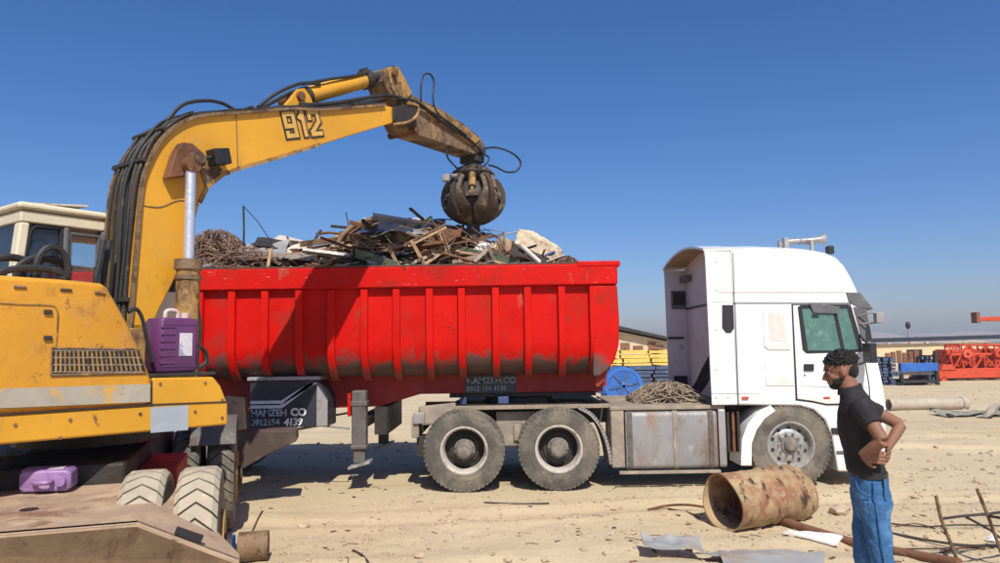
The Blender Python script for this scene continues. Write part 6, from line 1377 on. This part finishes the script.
# joints
shL, shR = M(-.01, .185, 1.515), M(-.02, -.185, 1.515)
elL, elR = M(-.085, .30, 1.315), M(-.29, -.20, 1.36)
wrL, wrR = M(.035, .215, 1.215), M(-.17, -.10, 1.22)
def limb(mb, pts, rs, n=14): mb.tube(smooth_path(pts, 5), [r for r in np.interp(np.linspace(0, len(rs)-1, 5*(len(pts)-1)+1), range(len(rs)), rs)], n)
mb = MB()
mb.loft([ring(-.02, 0, .86, .08, .12), ring(-.02, 0, .95, .09, .13), ring(-.01, 0, 1.08, .085, .12), ring(0, 0, 1.22, .085, .125), ring(.0, 0, 1.36, .09, .14), ring(-.005, 0, 1.48, .08, .14), ring(-.005, 0, 1.55, .06, .10), ring(.012, 0, 1.60, .066, .074), ring(.025, 0, 1.65, .064, .064), ring(.035, 0, 1.70, .062, .06)])
# head: skull, jaw, brow, nose, lips, ears
HD = (pf*.97+V((0, 0, -.24))).normalized(); HL = pl; HU = HD.cross(HL); HU = HU if HU.z > 0 else -HU; HC = M(.050, 0, 1.728); HS = 1.07
def h(f, l, u): return HC+(HD*f+HL*l+HU*u)*HS
hax = (HD*HS, HL*HS, HU*HS)
mb.ell(h(-.008, 0, .022), (.096, .074, .084), hax, 20, 14)
mb.ell(h(.030, 0, -.035), (.062, .058, .070), hax, 18, 12)
mb.ell(h(.050, 0, -.078), (.040, .040, .028), hax, 14, 10)
mb.ell(h(.066, 0, .022), (.022, .052, .014), hax, 14, 8)
mb.tube([h(.078, 0, .012), h(.096, 0, -.012), h(.106, 0, -.028), h(.090, 0, -.036)], [.009, .012, .016, .011], 10)
mb.ell(h(.083, 0, -.056), (.013, .026, .0075), hax, 12, 8); mb.ell(h(.080, 0, -.067), (.013, .024, .008), hax, 12, 8)
for s in (-1, 1):
    mb.ell(h(-.004, s*.073, -.012), (.022, .010, .032), (HD, HL*1.0+HD*-.3*s, HU), 12, 8)
    mb.ell(h(.060, s*.036, -.022), (.022, .020, .020), hax, 12, 8)
# arms
for sh_, el, wr in ((shL, elL, wrL), (shR, elR, wrR)):
    limb(mb, [sh_, (sh_+el)/2, el], [.040, .044, .037]); limb(mb, [el, el*.6+wr*.4, wr], [.037, .036, .025])
# hands: palm, four fingers, thumb
def hand(mb, wr, fwd, nrm, curl, thumb):
    fwd = V(fwd).normalized(); nrm = (V(nrm)-fwd*V(nrm).dot(fwd)).normalized(); ac = fwd.cross(nrm)*thumb
    mb.ell(wr+fwd*.045, (.052, .040, .017), (fwd, ac, nrm), 14, 10)
    for k, L in enumerate((.070, .078, .072, .056)):
        base = wr+fwd*.082+ac*(.030-.020*k); d = (fwd+ac*(.10-.07*k)).normalized(); pts = [base-fwd*.02, base]
        for seg, ang in ((.44, curl*.6), (.32, curl*1.3), (.24, curl*1.8)):
            dd = (d*math.cos(ang)-nrm*math.sin(ang)); pts.append(pts[-1]+dd*L*seg)
        mb.tube(pts, [.0095, .0095, .009, .0082, .007], 9)
    tb_ = wr+fwd*.022+ac*.032; pts = [tb_-ac*.01, tb_+ac*.016+fwd*.022-nrm*.004, tb_+ac*.028+fwd*.046-nrm*.010, tb_+ac*.030+fwd*.066-nrm*.016]
    mb.tube(pts, [.013, .012, .0105, .0085], 9)
fL = (M(-.10, .200, 1.185)-M(.0, .205, 1.195)); hand(mb, wrL+V((0, 0, -.004)), fL, pl, .35, 1)
limb(mb, [wrL, wrL+fL.normalized()*.02], [.028, .024])
fR = (M(-.13, .04, 1.19)-M(-.14, -.06, 1.21)); hand(mb, wrR, fR, -pf, .30, -1)
# legs down to the feet
legs = (((-.02, .090, .90), (-.060, .105, .50), (-.115, .100, .075)), ((-.01, -.090, .90), (.020, -.075, .50), (-.03, -.085, .075)))
for hp_, kn, an in legs:
    limb(mb, [M(*hp_), M(*[(x+y)/2 for x, y in zip(hp_, kn)]), M(*kn), M(*[(x+y)/2 for x, y in zip(kn, an)]), M(*an)], [.065, .06, .045, .042, .036])
    f_, l_, z_ = an; mb.ell(M(f_+.05, l_, .05), (.12, .042, .040), (pf, pl, V((0, 0, 1))), 14, 10)
body = remeshed('body', mb, 'skin', per, .005, 3)
for s in (-1, 1):
    mb = MB(); mb.ell(h(.070, s*.030, .002), (.012, .012, .011), hax, 12, 8); build('eye', mb, 'eye_white', body)
    mb = MB(); mb.ell(h(.0795, s*.031, .001), (.004, .0055, .0055), hax, 10, 6); build('iris', mb, 'black_plastic', body)
    mb = MB(); mb.tube([h(.082, s*.014, .020), h(.084, s*.032, .027), h(.070, s*.052, .022)], [.005, .006, .003], 7); build('eyebrow', mb, 'hair', body)
# hair: cap of tufts
random.seed(3); mb = MB(); mb.ell(h(-.016, 0, .042), (.096, .0745, .071), hax, 20, 14); mb.ell(h(-.048, 0, -.004), (.054, .067, .066), hax, 16, 12)
for i in range(420):
    th = rnd(0, 6.28); ph = math.acos(rnd(-.15, 1)); n_ = HD*math.sin(ph)*math.cos(th)+HL*math.sin(ph)*math.sin(th)+HU*math.cos(ph)
    p0 = h(-.016, 0, .042)+HD*(n_.dot(HD)*.098)+HL*(n_.dot(HL)*.076)+HU*(n_.dot(HU)*.078)
    if (p0-h(0, 0, 0)).dot(HD) > .062 and (p0-HC).dot(HU) < .062: continue
    d = (n_+V((rnd(-1, 1), rnd(-1, 1), rnd(-.3, .9)))*.75).normalized(); mb.tube([p0, p0+d*.009+n_*.004, p0+d*.017+n_*.003], [.0055, .0045, .002], 5)
hair = remeshed('hair', mb, 'hair', per, .004, 1)
mb = MB(); mb.ell(h(.032, 0, -.050), (.0625, .0595, .053), hax, 18, 12); mb.ell(h(.050, 0, -.079), (.0415, .041, .0295), hax, 14, 10)
for v_ in mb.v:   # keep only the band along the jaw
    r_ = v_-HC; fu, uu = r_.dot(HD), r_.dot(HU)
    if uu > -.042: v_ -= HU*(uu+.042)*.98
    if fu > .074 and uu > -.070: v_ -= HD*(fu-.074)
build('beard', mb, 'hair', per)
# shirt
mb = MB(); mb.loft([ring(-.012, 0, 1.085, .120, .168), ring(-.008, 0, 1.12, .116, .166), ring(-.005, 0, 1.22, .112, .164), ring(.0, 0, 1.36, .122, .184), ring(-.008, 0, 1.47, .114, .192), ring(-.012, 0, 1.535, .092, .162), ring(-.004, 0, 1.585, .076, .098), ring(.006, 0, 1.615, .070, .078)])
for sh_, el in ((shL, elL), (shR, elR)):
    mb.tube([sh_+V((0, 0, .005))-(el-sh_)*.12, sh_, sh_.lerp(el, .3), sh_.lerp(el, .56)], [.058, .066, .062, .061], 16)
shirt = remeshed('shirt', mb, 'shirt_black', per, .009, 4, .016, .09)
mb = MB(); rs_ = []
for k in range(18):
    th = 2*math.pi*k/18; rs_.append([M(.012+rr*math.cos(th)*1.0, rr*math.sin(th)*1.06, z+.018*math.cos(th)*-1) for rr, z in ((.068, 1.585), (.066, 1.622), (.073, 1.626), (.080, 1.585))])
vs = [p for r_ in rs_ for p in r_]; mb.add(vs, [(i*4+j, i*4+(j+1) % 4, ((i+1) % 18)*4+(j+1) % 4, ((i+1) % 18)*4+j) for i in range(18) for j in range(4)]); build('collar', mb, 'shirt_black', shirt)
# jeans
mb = MB(); mb.loft([ring(-.03, 0, .80, .102, .150), ring(-.032, 0, .90, .120, .164), ring(-.02, 0, 1.0, .113, .160), ring(-.01, 0, 1.11, .104, .150)])
for hp_, kn, an in legs:
    limb(mb, [M(hp_[0]-.01, hp_[1], .92), M(*[(x+y)/2 for x, y in zip(hp_, kn)]), M(*kn), M(*[(x+y)/2 for x, y in zip(kn, an)]), M(an[0], an[1], .085)], [.088, .078, .061, .057, .060], 18)
jeans = remeshed('jeans', mb, 'denim', per, .007, 3, .018, .10)
tx = bpy.data.textures.new('jeans_creases', 'CLOUDS'); tx.noise_scale = .035; tx.noise_depth = 3; tx.noise_type = 'HARD_NOISE'
d_ = jeans.modifiers.new('creases', 'DISPLACE'); d_.texture = tx; d_.strength = .010; d_.texture_coords = 'LOCAL'
mb = MB(); rows = [ring(-.02, 0, z, .113, .160, 28) for z in (1.055, 1.09)]; mb.loft(rows); build('belt', mb, 'black_plastic', jeans, bevel=.004)
for l_ in (.085, -.085):
    c = M(-.100, l_, .985); mb = MB(); fx = (-pf+pl*(.35 if l_ > 0 else -.35)).normalized(); sx_ = V((0, 0, 1)).cross(fx); mb.prism([c+sx_*x+V((0, 0, z)) for x, z in ((-.065, .075), (.065, .075), (.065, -.05), (0, -.085), (-.065, -.05))], fx*.012); build('pocket', mb, 'denim', jeans, bevel=.004)
for hp_, kn, an in legs:
    f_, l_, z_ = an; mb = MB(); g_ = -.0
    mb.loft([ring(f_+.055, l_, -.004, .142, .050), ring(f_+.055, l_, .03, .145, .052), ring(f_+.04, l_, .07, .125, .048), ring(f_, l_, .12, .06, .045)]); build('shoe', mb, 'shoe', per, bevel=.004)

# side seam and hip pocket edge on the near leg
hp_, kn, an = legs[0]
mb = MB(); mb.tube(smooth_path([M(-.02, .165, 1.05), M(-.025, .178, .90), M(-.04, .186, .70), M(-.062, .170, .50), M(-.095, .160, .28), M(-.115, .163, .10)], 5), .0045, 6); build('side_seam', mb, 'denim', jeans)
mb = MB(); mb.tube(smooth_path([M(.075, .125, 1.06), M(.06, .150, .99), M(.0, .170, .96)], 5), .004, 6); build('pocket_edge', mb, 'denim', jeans)
# small rusty litter trodden into the sand (uncountable)
random.seed(91); mb = MB()
for i in range(420):
    y = 4.6+random.random()**1.2*10; x = (random.random()-.38)*1.4*y
    if -5.2 < x < -.8 and y < 6.5: continue
    z = gh(x, y); a = rnd(0, 6.28); d = V((math.cos(a), math.sin(a), rnd(-.08, .12))).normalized(); s = V((-d.y, d.x, 0)).normalized(); L = rnd(.015, .09)
    if i % 3: mb.box((x, y, z+.004), (L, rnd(.008, .04), rnd(.003, .009)), (d, s, d.cross(s)), mi=i % 4)
    else: mb.tube([V((x, y, z+.005))-d*L, V((x, y, z+.008+L*.12))+s*L*.3, V((x, y, z+.005))+d*L*1.3], .0035, 5, mi=i % 4)
o = build('litter', mb, ['rust_plate', 'dark_steel', 'pale_paint', 'brown_dark'], smooth=False); tag(o, 'tiny rusty chips and wire ends trodden into the sand', 'litter', kind='stuff')
# ================================================================ HAZE
hm, t = new_mat('haze_air'); pv_ = node(t, 'ShaderNodeVolumePrincipled'); pv_.inputs['Color'].default_value = (.86, .89, .95, 1); pv_.inputs['Density'].default_value = .0006; pv_.inputs['Anisotropy'].default_value = .2
o = node(t, 'ShaderNodeOutputMaterial'); t.links.new(pv_.outputs[0], o.inputs['Volume']); MATS['haze_air'] = hm
mb = MB(); mb.boxp(-1300, 1300, -1400, 1400, -1.3, 24); hz_ = build('haze', mb, 'haze_air', smooth=False); hz_['kind'] = 'stuff'
